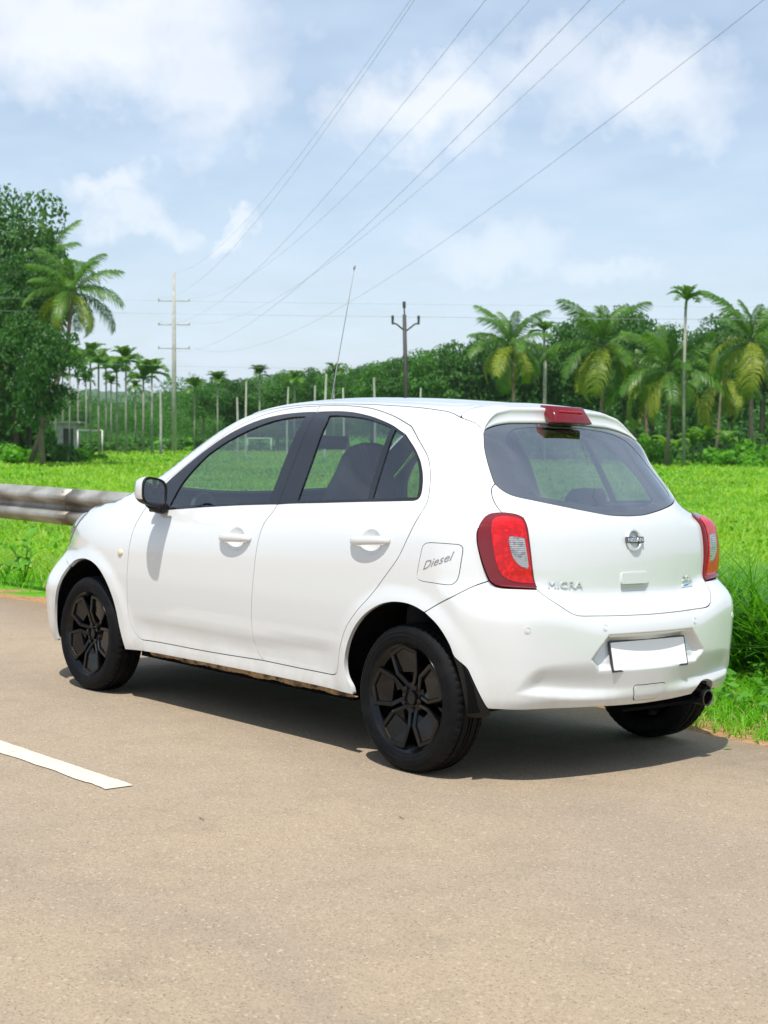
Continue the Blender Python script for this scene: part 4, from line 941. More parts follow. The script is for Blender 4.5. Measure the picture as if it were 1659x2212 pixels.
def trim(mirror):
    u=np.linspace(-.20,2.0,56); zs=np.linspace(.27,1.0,14); V=[];Fq=[]
    belt=lambda x:1.075-.067*x-.022
    U,Z=np.meshgrid(u,np.linspace(0,1,14),indexing='ij'); lo_=(.72-.45*sst(.46,.56,u)*sst(2.0,1.92,u))[:,None]; Zz=lo_+Z*(np.array([belt(x) for x in u])[:,None]-lo_)
    Q=surf(U.ravel(),Zz.ravel()); nn=grad(Q); Q=Q-nn*(.045+.02*np.sin(np.pi*Z.ravel()))[:,None]
    for i in range(55):
        for j in range(13): a=i*14+j; Fq.append((a,a+1,a+15,a+14))
    # ledge to the glass
    b=len(Q); E=Q.reshape(56,14,3)[:,13]; E2=E.copy(); E2[:,1]+=.028
    Q=np.vstack([Q,E2]); Fq+=[(i*14+13,b+i,b+i+1,(i+1)*14+13) for i in range(55)]
    o=link('door_trim',mkmesh('door_trim',Q,Fq,(DASH,)),car); flipy(o,mirror)
sides(trim)
MB().box((1.52,.0,1.31),(.015,.12,.035),Matrix.Rotation(R(-20),3,'Y'),bev=.01).build('rear_view_mirror',RUBBER,car,smooth=True)
# ================================================================ ground, road, verge
def at(px,py,depth):
    """world point seen at a view angle (photo grid 1659 x 2212) at a given distance along the view axis"""
    x=(px-829.5)*1.82279/5997.6; y=(1106-py)*1.82279/5997.6
    return CAM+(FWD+RGT*x+UP*y)*depth
TANC=math.tan(CAMBER)
FIELD=-.42
def road_edge(x): return -1.22+.04*np.sin(x*.9+.4)+.03*np.sin(x*2.7+1)+.018*np.sin(x*7.1)+.24*sst(1.0,-.6,x)
def ground_z(x,y):
    e=road_edge(x); d=e-y                       # metres beyond the asphalt
    z=e*TANC-.02-.02*sst(0,.5,d)-(.36)*sst(.5,4.2,d)
    z=z+.02*np.sin(x*1.7+y*2.1)*sst(.2,1.5,d)+.05*np.sin(x*.21+1)*np.sin(y*.17)*sst(3,9,d)
    return np.where(d<0,y*TANC-.05,z)
def ground_mat():
    m_=bpy.data.materials.new('field_ground'); m_.use_nodes=True; t=m_.node_tree; b=t.nodes['Principled BSDF']; L=t.links.new
    b.inputs['Roughness'].default_value=.95; b.inputs['Specular IOR Level'].default_value=.1
    g=t.nodes.new('ShaderNodeNewGeometry'); sp=t.nodes.new('ShaderNodeSeparateXYZ'); L(g.outputs['Position'],sp.inputs[0])
    def noise(s,d=5):
        n=t.nodes.new('ShaderNodeTexNoise'); n.inputs['Scale'].default_value=s; n.inputs['Detail'].default_value=d; L(g.outputs['Position'],n.inputs['Vector']); return n.outputs['Fac']
    def mr(v,a,b_,c_=0,d_=1):
        n=t.nodes.new('ShaderNodeMapRange'); n.inputs[1].default_value=a; n.inputs[2].default_value=b_; n.inputs[3].default_value=c_; n.inputs[4].default_value=d_; L(v,n.inputs[0]); return n.outputs[0]
    def mix(f,a,b_):
        n=t.nodes.new('ShaderNodeMixRGB')
        if isinstance(f,float): n.inputs[0].default_value=f
        else: L(f,n.inputs[0])
        for i,v in ((1,a),(2,b_)):
            if isinstance(v,tuple): n.inputs[i].default_value=(*v,1)
            else: L(v,n.inputs[i])
        return n.outputs[0]
    green=mix(mr(noise(.35,4),.35,.65),(.062,.225,.007),(.10,.31,.011)); green=mix(mr(noise(3.5,6),.5,.75),green,(.042,.16,.007)); green=mix(mr(noise(.06,3),.52,.72),green,(.135,.31,.018))
    dirt=mix(mr(noise(9,6),.35,.65),(.34,.185,.080),(.44,.27,.135)); dirt=mix(mr(noise(60,4),.5,.7),dirt,(.15,.10,.055))
    # dirt strip beside the asphalt, grass further out
    n=t.nodes.new('ShaderNodeMath'); n.operation='ADD'; L(sp.outputs[1],n.inputs[0]); L(mr(noise(1.6,5),.3,.7,-.25,.25),n.inputs[1])
    col_=mix(mr(n.outputs[0],-1.72,-1.45),green,dirt); L(col_,b.inputs['Base Color'])
    k=t.nodes.new('ShaderNodeBump'); k.inputs['Strength'].default_value=.8; k.inputs['Distance'].default_value=.05; L(noise(14,6),k.inputs['Height']); L(k.outputs[0],b.inputs['Normal'])
    return m_
def ground():
    xs=np.concatenate([[-1500,-600,-200,-80,-40,-20],np.arange(-10,30,.25),np.arange(30,80,2),[80,100,140,200,300,500,900,2500]])
    ys=np.concatenate([[-2500,-900,-500,-300,-200,-140,-100,-80,-60,-45,-35,-28,-22,-18,-14,-11,-9,-7.5],np.arange(-6.5,-.5,.12),[-.4,.2,1,3,6,10,14,20,40,100,400,1500]])
    X,Y=np.meshgrid(xs,ys,indexing='ij'); Z=ground_z(X,Y); Z=np.where(Y>9.5,9.5*TANC-.05-.05*np.minimum(Y-9.5,8),Z)
    n,m_=X.shape; V=np.stack([X,Y,Z],-1).reshape(-1,3); I=np.arange(n*m_).reshape(n,m_)
    F_=np.stack([I[:-1,:-1],I[1:,:-1],I[1:,1:],I[:-1,1:]],-1).reshape(-1,4)
    tag(link('ground',fastmesh('ground',V,F_,(ground_mat(),),True)),'flat green field with a strip of bare earth beside the asphalt',kind='structure')
ground()
def asphalt_mat():
    m_=bpy.data.materials.new('asphalt'); m_.use_nodes=True; t=m_.node_tree; b=t.nodes['Principled BSDF']; L=t.links.new
    b.inputs['Roughness'].default_value=.88; b.inputs['Specular IOR Level'].default_value=.25
    g=t.nodes.new('ShaderNodeNewGeometry')
    def tex(kind,s,**kw):
        n=t.nodes.new(kind); n.inputs['Scale'].default_value=s; L(g.outputs['Position'],n.inputs['Vector'])
        for k,v in kw.items(): n.inputs[k].default_value=v
        return n
    def mr(v,a,b_,c_=0,d_=1):
        n=t.nodes.new('ShaderNodeMapRange'); n.inputs[1].default_value=a; n.inputs[2].default_value=b_; n.inputs[3].default_value=c_; n.inputs[4].default_value=d_; L(v,n.inputs[0]); return n.outputs[0]
    def mix(f,a,b_,bt='MIX'):
        n=t.nodes.new('ShaderNodeMixRGB'); n.blend_type=bt
        if isinstance(f,float): n.inputs[0].default_value=f
        else: L(f,n.inputs[0])
        for i,v in ((1,a),(2,b_)):
            if isinstance(v,tuple): n.inputs[i].default_value=(*v,1)
            else: L(v,n.inputs[i])
        return n.outputs[0]
    big=tex('ShaderNodeTexNoise',.55,Detail=5).outputs['Fac']; mid=tex('ShaderNodeTexNoise',5,Detail=6).outputs['Fac']
    base=mix(mr(big,.35,.68),(.348,.272,.186),(.308,.250,.186)); base=mix(mr(mid,.48,.75),base,(.290,.232,.165))
    sy=t.nodes.new('ShaderNodeSeparateXYZ'); L(g.outputs['Position'],sy.inputs[0]); wob=t.nodes.new('ShaderNodeMath'); wob.operation='ADD'; L(sy.outputs[1],wob.inputs[0]); L(mr(tex('ShaderNodeTexNoise',.9,Detail=4).outputs['Fac'],.3,.7,-.35,.35),wob.inputs[1])
    pp=t.nodes.new('ShaderNodeMath'); pp.operation='PINGPONG'; pp.inputs[1].default_value=.9; L(wob.outputs[0],pp.inputs[0]); base=mix(mr(pp.outputs[0],.55,.9,0,.55),base,(.276,.226,.170)); base=mix(mr(wob.outputs[0],-.55,-1.15,0,.8),base,(.36,.245,.14))
    vo=tex('ShaderNodeTexVoronoi',120); vo2=tex('ShaderNodeTexVoronoi',240)
    sp=t.nodes.new('ShaderNodeSeparateColor'); L(vo.outputs['Color'],sp.inputs[0]); sp2=t.nodes.new('ShaderNodeSeparateColor'); L(vo2.outputs['Color'],sp2.inputs[0])
    stone=mr(sp.outputs[0],0,1,.92,1.09); fine=mr(sp2.outputs[1],0,1,.90,1.10)
    c_=mix(1.0,base,stone,'MULTIPLY'); c_=mix(1.0,c_,fine,'MULTIPLY')
    # pale chips and dark pits
    chip=mr(sp.outputs[2],.972,.98); c_=mix(chip,c_,(.42,.35,.26)); pit=mr(sp2.outputs[2],.94,.96); c_=mix(pit,c_,(.18,.145,.105))
    L(c_,b.inputs['Base Color'])
    k=t.nodes.new('ShaderNodeBump'); k.inputs['Strength'].default_value=.35; k.inputs['Distance'].default_value=.004; L(vo.outputs['Distance'],k.inputs['Height']); L(k.outputs[0],b.inputs['Normal'])
    return m_
def road():
    xs=np.concatenate([np.arange(-14,-4,.5),np.arange(-4,12,.06),np.arange(12,60,1.),np.arange(60,240,10)]); e=road_edge(xs)+.012*np.sin(xs*31)+.010*np.sin(xs*53+2)
    rows=[(e,e*TANC-.035),(e+.02,(e+.02)*TANC-.004),(e*0+0,e*0),(e*0+3,e*0+3*TANC),(e*0+9.4,e*0+9.4*TANC)]
    V=np.concatenate([np.stack([xs,y,z],1) for y,z in rows]); n=len(xs); F_=[]
    for r0 in range(len(rows)-1): i=np.arange(n-1)+r0*n; F_.append(np.stack([i,i+1,i+1+n,i+n],1))
    tag(link('road',fastmesh('road',V,np.concatenate(F_),(asphalt_mat(),),True)),'dusty tan asphalt road',kind='structure')
road()
LINEPAINT=mat('road_paint',(.62,.565,.455),.8,var=.10,vscale=14,bump=.3,bscale=120,tint=(.34,.28,.2),tscale=45,tthr=(.66,.72))
def dash(x0,x1):
    xs=np.arange(x0,x1+.001,.012); n=len(xs); nz=lambda k:np.convolve(rng.standard_normal(n+8),np.ones(9)/9,'valid')*k; a=1.812+.0015*np.sin(xs*40)+nz(.004); b=1.930+.003*np.sin(xs*23)+nz(.009)
    V=np.concatenate([np.stack([xs,a,a*TANC+.004],1),np.stack([xs,b,b*TANC+.004],1)]); i=np.arange(n-1)
    return fastmesh('lane_marking',V,np.stack([i,i+1,i+1+n,i+n],1),(LINEPAINT,))
for x0,x1 in ((.36,3.36),(9.36,12.36),(18.36,21.36)): tag(link('lane_marking',dash(x0,x1)),None,kind='structure')
# ---- guard rail
ZINC=mat('weathered_galvanised_steel',(.40,.40,.37),.5,metal=.4,var=.25,vscale=3,tint=(.13,.105,.075),tscale=2.2,tthr=(.42,.68),bump=.1,bscale=12)
gz=lambda x,y:float(ground_z(np.array([x]),np.array([y]))[0])
gr_=empty('guard_rail',(3.0,-1.62,gz(3,-1.62)))
tag(gr_,'weathered steel guard rail of two ribs running behind the bonnet of the car','guard rail')
prof=[(0,-.156),(.012,-.150),(.020,-.138),(.074,-.105),(.081,-.092),(.081,-.066),(.074,-.053),(.012,-.022),(.004,0),(.012,.022),(.074,.053),(.081,.066),(.081,.092),(.074,.105),(.020,.138),(.012,.150),(0,.156)]
def beam(x0,x1):
    xs=np.arange(x0,x1+.01,.25); V=[];k=len(prof)
    for x in xs:
        for y,z in prof: V.append((x-3,y+.01*math.sin(x*.6),z+.712-gz(3,-1.62)+.004*math.sin(x*.9)))
    F_=[(i*k+j,i*k+j+1,(i+1)*k+j+1,(i+1)*k+j) for i in range(len(xs)-1) for j in range(k-1)]
    o=link('beam',mkmesh('beam',V,F_,(ZINC,)),gr_); md=o.modifiers.new('t','SOLIDIFY'); md.thickness=.004; return o
for x0 in (2.6,6.85,11.1,15.4,19.7): beam(x0,x0+4.4)
for x in (4.8,9.05,13.3,17.6,21.9):
    MB().box((x-3,-.075,.36),(.035,.055,.50)).build('post',ZINC,gr_); MB().box((x-3,-.02,.712-gz(3,-1.62)),(.04,.02,.11)).build('spacer',ZINC,gr_)
for x in (6.95,11.2,15.5):
    for dz in (-.12,-.03,.03,.12): MB().lathe([(.014,0),(.012,.01),(0,.012)],8,Matrix.Translation((x-3,.03 if abs(dz)>.05 else .012,.712-gz(3,-1.62)+dz))@Matrix.Rotation(R(-90),4,'X')).build('bolt',ZINC,gr_)
# ================================================================ poles, wires, posts, goals, hut
CONC=mat('weathered_concrete',(.40,.39,.35),.9,var=.25,vscale=3,bump=.3,bscale=20)
CONC2=mat('pale_concrete',(.52,.50,.44),.9,var=.25,vscale=2)
IRON=mat('dark_painted_iron',(.035,.033,.030),.6)
WIRE=mat('aluminium_wire',(.30,.32,.36),.5,metal=.3)
def gnd(px,depth):
    """foot of a thing that stands on the field"""
    p=at(px,930,depth); return Vector((p.x,p.y,gz(p.x,p.y)))
PD=118
pb=gnd(376,PD); ptop=at(375,592,PD).z
pole=empty('power_pole',pb); tag(pole,'tall pale concrete power pole with three cross-arms on the field','power pole')
Hh=ptop-pb.z
MB().tube([(0,0,0),(0,0,Hh*.5),(0,0,Hh)],[.21,.165,.105],8).build('pole_shaft',CONC,pole,smooth=True)
armz=[at(375,y,PD).z-pb.z for y in (651,702,753)]
RG=Vector((RGT.x,RGT.y,0)).normalized(); FW=Vector((FWD.x,FWD.y,0)).normalized()
hl=34*1.82279/5997.6*PD; ends=[]
for z in armz:
    a=MB().tube([-RG*hl+Vector((0,0,z)),RG*hl+Vector((0,0,z))],.05,6).build('cross_arm',CONC,pole)
    for s in (-1,1):
        e=RG*hl*s*.96+Vector((0,0,z)); MB().tube([e,e+Vector((0,0,.24))],.055,8).build('insulator',CONC2,pole,smooth=True); ends.append(pb+e+Vector((0,0,.24)))
ends.append(pb+Vector((0,0,Hh)))
# the run of wires passes overhead to the next pole behind the viewer
NAMES=['lower left','lower right']
def wire(name,a,b,sag,r_,label,group=None,n=40):
    pts=[]
    for i in range(n+1):
        t=i/n; p=a.lerp(b,t); p.z-=4*sag*t*(1-t); pts.append(p)
    o=MB(); rad=[r_]*len(pts); o.tube(pts,rad,5,cap=False); w_=o.build(name,WIRE,smooth=True); tag(w_,label,'wire',group); return w_
SPAN=Vector((-121.9,68.6,3.9))
side={-1:'left',1:'right'}
WLAB=['topmost left wire','topmost right wire','middle left wire','middle right wire','lowest left wire','lowest right wire','single top wire']
for e,nm in zip(ends,('upper arm, left end','upper arm, right end','middle arm, left end','middle arm, right end','lower arm, left end','lower arm, right end','very top')):
    wire('overhead_wire',e,e+SPAN,4.1,.0040,'overhead wire coming from the concrete pole, %s'%nm,'overhead wires of the concrete pole')
# second pole with a forked arm, its line crosses the view
D2=74
b2=gnd(881,D2); t2=at(873,655,D2)
p2=empty('forked_pole',b2); tag(p2,'dark pole with a Y-shaped arm standing behind the car roof','power pole')
tl=t2-b2; MB().tube([(0,0,0),tl*.5,tl*.93],[.13,.11,.09],10).tube([tl*.93,tl],.035,8).build('pole_shaft',IRON,p2,smooth=True)
px=1.82279/5997.6*D2
mid=at(876,716,D2)-b2
for s in (-1,1):
    MB().tube([mid,mid+RG*(20*px*s)+Vector((0,0,16*px)),mid+RG*(28*px*s)+Vector((0,0,18*px))],.045,6).tube([mid+RG*(28*px*s)+Vector((0,0,15*px)),mid+RG*(28*px*s)+Vector((0,0,34*px))],[.05,.07],8).build('fork_arm',IRON,p2)
MB().tube([tl*.97,tl*1.01],.075,8).build('insulator',IRON,p2)
for py,off,lab in ((657,0,'topmost wire crossing the whole view over the dark forked pole'),(684,-28,'wire crossing the view on the left fork of the dark pole'),(685,28,'wire crossing the view on the right fork of the dark pole')):
    c_=at(873+off,py,D2); dirv=(RG*1.0+FW*.06).normalized()
    dv=dirv*42; wire('crossing_wire',c_-dv+Vector((0,0,.35)),c_+dv+Vector((0,0,.35)),.35,.0048,lab)
c_=at(470,775,95); wire('low_wire',c_-RG*26+Vector((0,0,.9)),c_+RG*9.5-Vector((0,0,.5)),.5,.0065,'low wire running from the palms past the concrete pole')
# posts standing about the field
PC=[(513,858,100),(531,824,96),(620,836,104),(678,833,108),(702,808,96),(743,838,112),(810,816,104),(907,838,100),(1176,782,92),(347,842,112)]
for k,(px_,py_,d_) in enumerate(PC):
    b=gnd(px_,d_); h=at(px_,py_,d_).z-b.z; q_=random.uniform(.65,1.15)
    o=MB().tube([(0,0,0),(random.uniform(-.06,.06),0,h*.5),(random.uniform(-.15,.15),0,h)],[.10*q_,.092*q_,.078*q_],7).build('field_post',CONC2 if k%3 else CONC,loc=b)
    tag(o,['slim concrete post behind the front door, in front of the far wood','tall pale post above the windscreen pillar of the car','slim post standing before the wood, left of the antenna','short pale post just left of the antenna foot','tall pale post beside the antenna foot','short post right of the antenna','post standing before the wood between antenna and forked pole','short post right of the dark forked pole','post under the small palm beside the broad coconut palm','bare pale post left of the power pole'][k],'post','posts standing in the field')
GOALP=mat('white_goal_paint',(.66,.64,.58),.7,var=.15,vscale=5)
def goal(px0,px1,pyt,d_,label,both=True):
    a=gnd(px0,d_); b=gnd(px1,d_); h=at(px0,pyt,d_).z-a.z; o=MB(); o.tube([(0,0,0),(0,0,h)],.055,8).tube([(0,0,h),(b-a)+Vector((0,0,h))],.055,8)
    if both: o.tube([b-a,(b-a)+Vector((0,0,h))],.055,8)
    tag(o.build('goal_frame',GOALP,loc=a,smooth=True),label,'goal')
goal(221,168,930,112,'white goal frame beside the small shed')
goal(586,534,947,112,'white goal frame seen through the front door window')
hb=gnd(145,116); hut=empty('shed',hb); tag(hut,'small dark shed with a flat roof beside the white goal frame','shed')
rz=math.atan2(RG.y,RG.x)
Mz=Matrix.Rotation(rz,3,'Z'); hz=at(145,914,116).z-hb.z
MB().box((0,0,hz/2),(.85,.8,hz/2),Mz).build('shed_wall',CONC,hut); MB().box((0,0,hz+.06),(1.2,1.1,.07),Mz).build('shed_roof',CONC,hut); MB().box(Mz@Vector((.25,-.81,hz*.42)),(.38,.02,hz*.40),Mz).build('shed_door',IRON,hut)

# ================================================================ plants: shared leaf meshes
LEAF_DARK=leafmat('dark_foliage',(.022,.088,.016),(.058,.165,.024))
LEAF_MID=leafmat('green_foliage',(.033,.125,.020),(.082,.225,.030))
LEAF_LIGHT=leafmat('bright_foliage',(.06,.22,.009),(.14,.38,.018),trans=.4)
PALM_G=leafmat('palm_leaf',(.045,.135,.018),(.12,.25,.03),trans=.35,rough=.4,spec=.5)
PALM_Y=leafmat('palm_leaf_old',(.12,.21,.016),(.26,.31,.035),trans=.35,rough=.45)
BARK=mat('grey_bark',(.16,.125,.09),.95,var=.35,vscale=6,bump=.5,bscale=18)
PALMBARK=mat('palm_bark',(.20,.155,.115),.95,var=.3,vscale=10,bump=.5,bscale=30)
ARECA=mat('areca_bark',(.27,.265,.22),.9,var=.25,vscale=3)
SHAFT=mat('green_crownshaft',(.10,.20,.03),.5)
def quads(C,U,W_):
    """leaf quads from centres and two half axes"""
    V=np.stack([C-U-W_*.25,C-U*.1+W_,C+U,C-U*.1-W_],1).reshape(-1,3); n=len(C); return V,np.arange(n*4).reshape(n,4)
def rndunit(n,g=rng):
    v=g.standard_normal((n,3)); return v/np.linalg.norm(v,axis=1,keepdims=True)
def crown_mesh(name,clumps,leaves,size,m_,flat=1.0,seed=0,shape=None):
    """uneven crown: leaf quads on the shells of many clumps that fill an uneven volume; unit radius"""
    g=np.random.default_rng(seed); C=[];U=[];W_=[]
    cc=rndunit(clumps,g)*(g.random((clumps,1))**.45)*np.array([1,1,.85]); cc[:,2]*=flat
    if shape is not None: cc=shape(cc,g)
    rr_=.20+.20*g.random(clumps)
    for i in range(clumps):
        n=int(leaves/clumps*(rr_[i]/.3)**2); d=rndunit(n,g); d[:,2]=np.abs(d[:,2])*np.where(g.random(n)<.75,1,-1)
        p=cc[i]+d*rr_[i]*(.70+.38*g.random((n,1)))*np.array([1,1,.72]); C.append(p)
        nn=d+.8*rndunit(n,g); nn/=np.linalg.norm(nn,axis=1,keepdims=True); a=np.cross(nn,rndunit(n,g)); a/=np.maximum(np.linalg.norm(a,axis=1,keepdims=True),1e-6); b=np.cross(nn,a)
        s=size*(.6+.8*g.random((n,1))); U.append(a*s); W_.append(b*s*.55)
    V,F_=quads(np.vstack(C),np.vstack(U),np.vstack(W_)); return fastmesh(name,V,F_,(m_,)),cc
def limb_mesh(name,cc,h,m_,r0=.07,seed=0):
    """tapered trunk with limbs reaching into the clumps (crown centre at 0, foot at -h)"""
    g=np.random.default_rng(seed); mb=MB(); f=Vector((0,0,-h)); k=Vector((g.uniform(-.08,.08),g.uniform(-.08,.08),-h*.35))
    mb.tube([f,f.lerp(k,.5)+Vector((.03,.02,0)),k,Vector((0,0,-.1))],[r0*1.25,r0,r0*.85,r0*.5],8)
    for i in range(min(9,len(cc))):
        e=Vector(cc[i])*.9; mb.tube([k+Vector((0,0,.1*i/9)),k.lerp(e,.5)+Vector((0,0,.06)),e],[r0*.45,r0*.28,r0*.1],5)
    return mkmesh(name,mb.V,mb.F,(m_,))
CROWNS=[]
for i,(m_,cl,lv,sz,fl) in enumerate(((LEAF_DARK,36,8000,.040,1.0),(LEAF_MID,42,8000,.038,1.05),(LEAF_MID,32,7000,.044,.85),(LEAF_DARK,48,9500,.034,1.25),(LEAF_LIGHT,34,5000,.050,.9))):
    me,cc=crown_mesh('crown',cl,lv,sz,m_,fl,seed=20+i); CROWNS.append((me,limb_mesh('trunk',cc,1.9,BARK,seed=i),float(np.quantile([v.co.z for v in me.vertices],.993))))
def tree(name,px_,pyt,d_,rad,kind,label,group=None,squash=1.0,rot=None):
    """broadleaf tree: foot on the field, crown top at the given view angle"""
    b=gnd(px_,d_); top=at(px_,pyt,d_).z; cz=top-rad*squash*CROWNS[kind][2]; hh=max(cz-b.z,rad*.6)
    o=empty(name,b,(0,0,rot if rot is not None else random.uniform(0,6.28))); me,tr=CROWNS[kind][:2]
    link('crown',me,o,loc=(0,0,hh),scale=(rad,rad,rad*squash)); link('trunk',tr,o,loc=(0,0,hh),scale=(rad*.9,rad*.9,hh/1.9))
    return tag(o,label,'tree',group)
def bush_mesh(seed,m_,leaves=2600,size=.075):
    def sh(cc,g): cc[:,2]=np.abs(cc[:,2])*.75; return cc
    return crown_mesh('foliage',22,leaves,size,m_,1.0,seed,sh)[0]
BUSH=[bush_mesh(50,LEAF_DARK),bush_mesh(51,LEAF_MID),bush_mesh(52,LEAF_LIGHT,2200,.085)]
def bush(px_,d_,rx,h,kind,label,group):
    b=gnd(px_,d_); o=link('bush',BUSH[kind],None,loc=b-Vector((0,0,.1)),rot=(0,0,random.uniform(0,6.28)),scale=(rx,rx,h)); return tag(o,label,'bush',group)
def frond_mesh(name,m_,bend,leaflets=58,ll=.235,wd=.0095,droop=1.1,seed=0,rib=.010,vee=.35,stalk=.12):
    """feather leaf of unit length: arching rib with drooping leaflets on both sides; grows along +x"""
    g=np.random.default_rng(seed); t=np.linspace(0,1,15); ang=.25-bend*t**1.3; dx=np.cos(ang);dz=np.sin(ang); x=np.concatenate([[0],np.cumsum((dx[1:]+dx[:-1])/2)/14]); z=np.concatenate([[0],np.cumsum((dz[1:]+dz[:-1])/2)/14])
    mb=MB(); mb.tube([(a,0,b) for a,b in zip(x,z)],list(rib*(1.15-t)),4,cap=False); V=[np.array(mb.V)]; F_=[np.array(mb.F)]; b0=len(mb.V)
    s=np.linspace(stalk,1,leaflets); X=np.interp(s,t,x);Z=np.interp(s,t,z);A=np.interp(s,t,ang)
    for sgn in (-1,1):
        L_=ll*np.sin(np.pi*np.clip((s-stalk)/(1-stalk)*.80+.14,0,1))**.7*(.85+.3*g.random(leaflets)); fw=.55+.25*g.random(leaflets)
        d1=np.stack([np.cos(A)*fw,sgn*np.ones(leaflets)*.85,np.sin(A)*fw+vee+.15*g.standard_normal(leaflets)],1); d1/=np.linalg.norm(d1,axis=1,keepdims=True)
        P0=np.stack([X,np.zeros(leaflets),Z],1); P1=P0+d1*(L_*.5)[:,None]; P2=P1+(d1*.75+np.array([0,0,-droop])+np.array([0,0,-.25])*g.random((leaflets,1)))*(L_*.55)[:,None]
        wv=np.stack([np.cos(A),np.zeros(leaflets),np.sin(A)],1)*wd
        v=np.stack([P0-wv*.5,P0+wv*.5,P1+wv,P1-wv,P2+wv*.15,P2-wv*.15],1).reshape(-1,3); i=np.arange(leaflets)*6+b0
        V.append(v);F_.append(np.stack([i,i+1,i+2,i+3],1));F_.append(np.stack([i+3,i+2,i+4,i+5],1)); b0+=len(v)
    return fastmesh(name,np.vstack(V),np.vstack(F_),(m_,))
FR=[frond_mesh('frond',PALM_G,b,seed=i) for i,b in enumerate((.75,1.25,1.7))]
FRY=[frond_mesh('frond',PALM_Y,b,seed=7+i,droop=.8) for i,b in enumerate((1.2,1.75))]
def palm(px_,pyc,d_,length,n,label,lean=.0,dead=2,seed=0,tr=.15):
    """coconut palm: curved trunk, feather leaves from upright spear to hanging old ones"""
    g=random.Random(seed); b=gnd(px_,d_); c_=at(px_,pyc,d_); h=c_.z-b.z; o=empty('coconut_palm',b); lv=RG*lean
    pts=[Vector((0,0,0))-lv,Vector((0,0,h*.35))-lv*.5,Vector((0,0,h*.7))-lv*.12,Vector((0,0,h))]
    MB().tube(pts,[tr*1.2,tr*.9,tr*.75,tr*.7],9).build('trunk',PALMBARK,o,smooth=True)
    for k in range(n):
        f=k/(n-1); el=math.radians(86-128*f**.9+g.uniform(-8,8)); az=k*2.39996+g.uniform(-.2,.2)
        old=k>=n-dead-2; me=(FRY[g.random()<.5] if (old and g.random()<.8) or (f>.5 and g.random()<.16) else FR[min(2,int(f*2.6))])
        L_=length*(.72 if f<.12 else 1)*g.uniform(.88,1.1)
        link('frond',me,o,loc=(0,0,h-.05+.12*(1-f)),rot=(g.uniform(-.35,.35),-el+.25,az),scale=L_)
    for k in range(5):
        a=k*1.25; MB().lathe([(0,-.14),(.09,-.08),(.11,0),(.08,.09),(0,.13)],8,Matrix.Translation((.22*math.cos(a),.22*math.sin(a),h-.30))).build('coconut',SHAFT if k%2 else PALM_Y,o,smooth=True)
    return tag(o,label,'palm tree','coconut palms')
AF=frond_mesh('frond',PALM_G,1.5,leaflets=22,ll=.42,wd=.038,droop=.35,seed=30,rib=.022,vee=.5,stalk=.08)
def areca_crown(seed):
    g=random.Random(seed); bm=bmesh.new()
    for k in range(12):
        t=bmesh.new(); t.from_mesh(AF); M=Matrix.Rotation(k*2.39996+g.uniform(-.2,.2),4,'Z')@Matrix.Rotation(-math.radians(g.uniform(-5,75)),4,'Y')@Matrix.Diagonal((g.uniform(.85,1.1),)*3+(1,)); t.transform(M); tmp=bpy.data.meshes.new('t'); t.to_mesh(tmp); t.free(); bm.from_mesh(tmp); bpy.data.meshes.remove(tmp)
    me=bpy.data.meshes.new('crown'); bm.to_mesh(me); bm.free(); me.materials.append(PALM_G); return me
ACR=[areca_crown(i) for i in range(4)]
def areca(px_,pyc,d_,length,label,seed=0,r_=.075,group='slender areca palms',split=False):
    g=random.Random(seed); b=gnd(px_,d_); h=at(px_,pyc,d_).z-b.z; o=empty('areca_palm',b); l=g.uniform(-.12,.12)
    MB().tube([(0,0,0),(l,0,h*.5),(l*.6,0,h-.35)],[r_*1.15,r_,r_*.85],7).build('trunk',ARECA,o,smooth=True)
    MB().tube([(l*.6,0,h-.4),(l*.3,0,h),(0,0,h+.1)],[r_*.95,r_*.9,r_*.4],7).build('crownshaft',SHAFT,o,smooth=True)
    if split:
        for k in range(9): link('frond',AF,o,loc=(0,0,h),rot=(0,-R(g.uniform(5,70)),k*2.39996+g.uniform(-.2,.2)),scale=length*g.uniform(.85,1.1))
    else: link('crown',ACR[seed%4],o,loc=(0,0,h),rot=(0,0,g.uniform(0,6.28)),scale=length)
    return tag(o,label,'palm tree',group)
# ================================================================ planting
random.seed(11)
# -- left: big tree, coconut palms, arecas, undergrowth
tree('broadleaf_tree',8,410,84,3.9,3,'tall dark broadleaf tree at the left edge, towering over the palms',squash=1.25)
tree('broadleaf_tree',62,548,77,2.2,0,'lower dark broadleaf tree between the tall tree and the coconut palm',squash=1.35)
tree('broadleaf_tree',-10,520,88,3.6,3,'dark tree half hidden at the left edge below the tallest crown',squash=1.2)
tree('broadleaf_tree',34,690,76,2.4,0,'small green tree under the tall dark tree at the left',squash=1.2)
palm(158,632,73.5,2.6,22,'coconut palm with yellowing fronds beside the tall dark tree',lean=2.1,dead=4,seed=3,tr=.13)
palm(112,566,83,2.8,14,'coconut palm with upright fronds half hidden in the tall dark tree',lean=.4,dead=1,seed=5,tr=.13)
AL=[(76,772,108),(103,757,112),(122,766,106),(150,776,110),(168,793,118),(196,772,112),(214,786,107),(229,797,120),(252,806,114),(272,782,106),(310,820,112),(328,808,108)]
ALAB=['leftmost areca palm beside the coconut palm trunk','areca palm with a full crown just below the coconut palm','areca palm leaning beside the full-crowned one at the left','areca palm above the shed','short areca palm right of the shed','tall areca palm right of the coconut palm','areca palm close beside the tall one, slightly lower','thin areca palm in the middle of the left row','small areca palm left of the tall pair','areca palm with the highest crown near the power pole','areca palm left of the last one before the power pole','last areca palm before the power pole']
for k,(x,y,d_) in enumerate(AL): areca(x,y,d_,1.55,ALAB[k],seed=k)
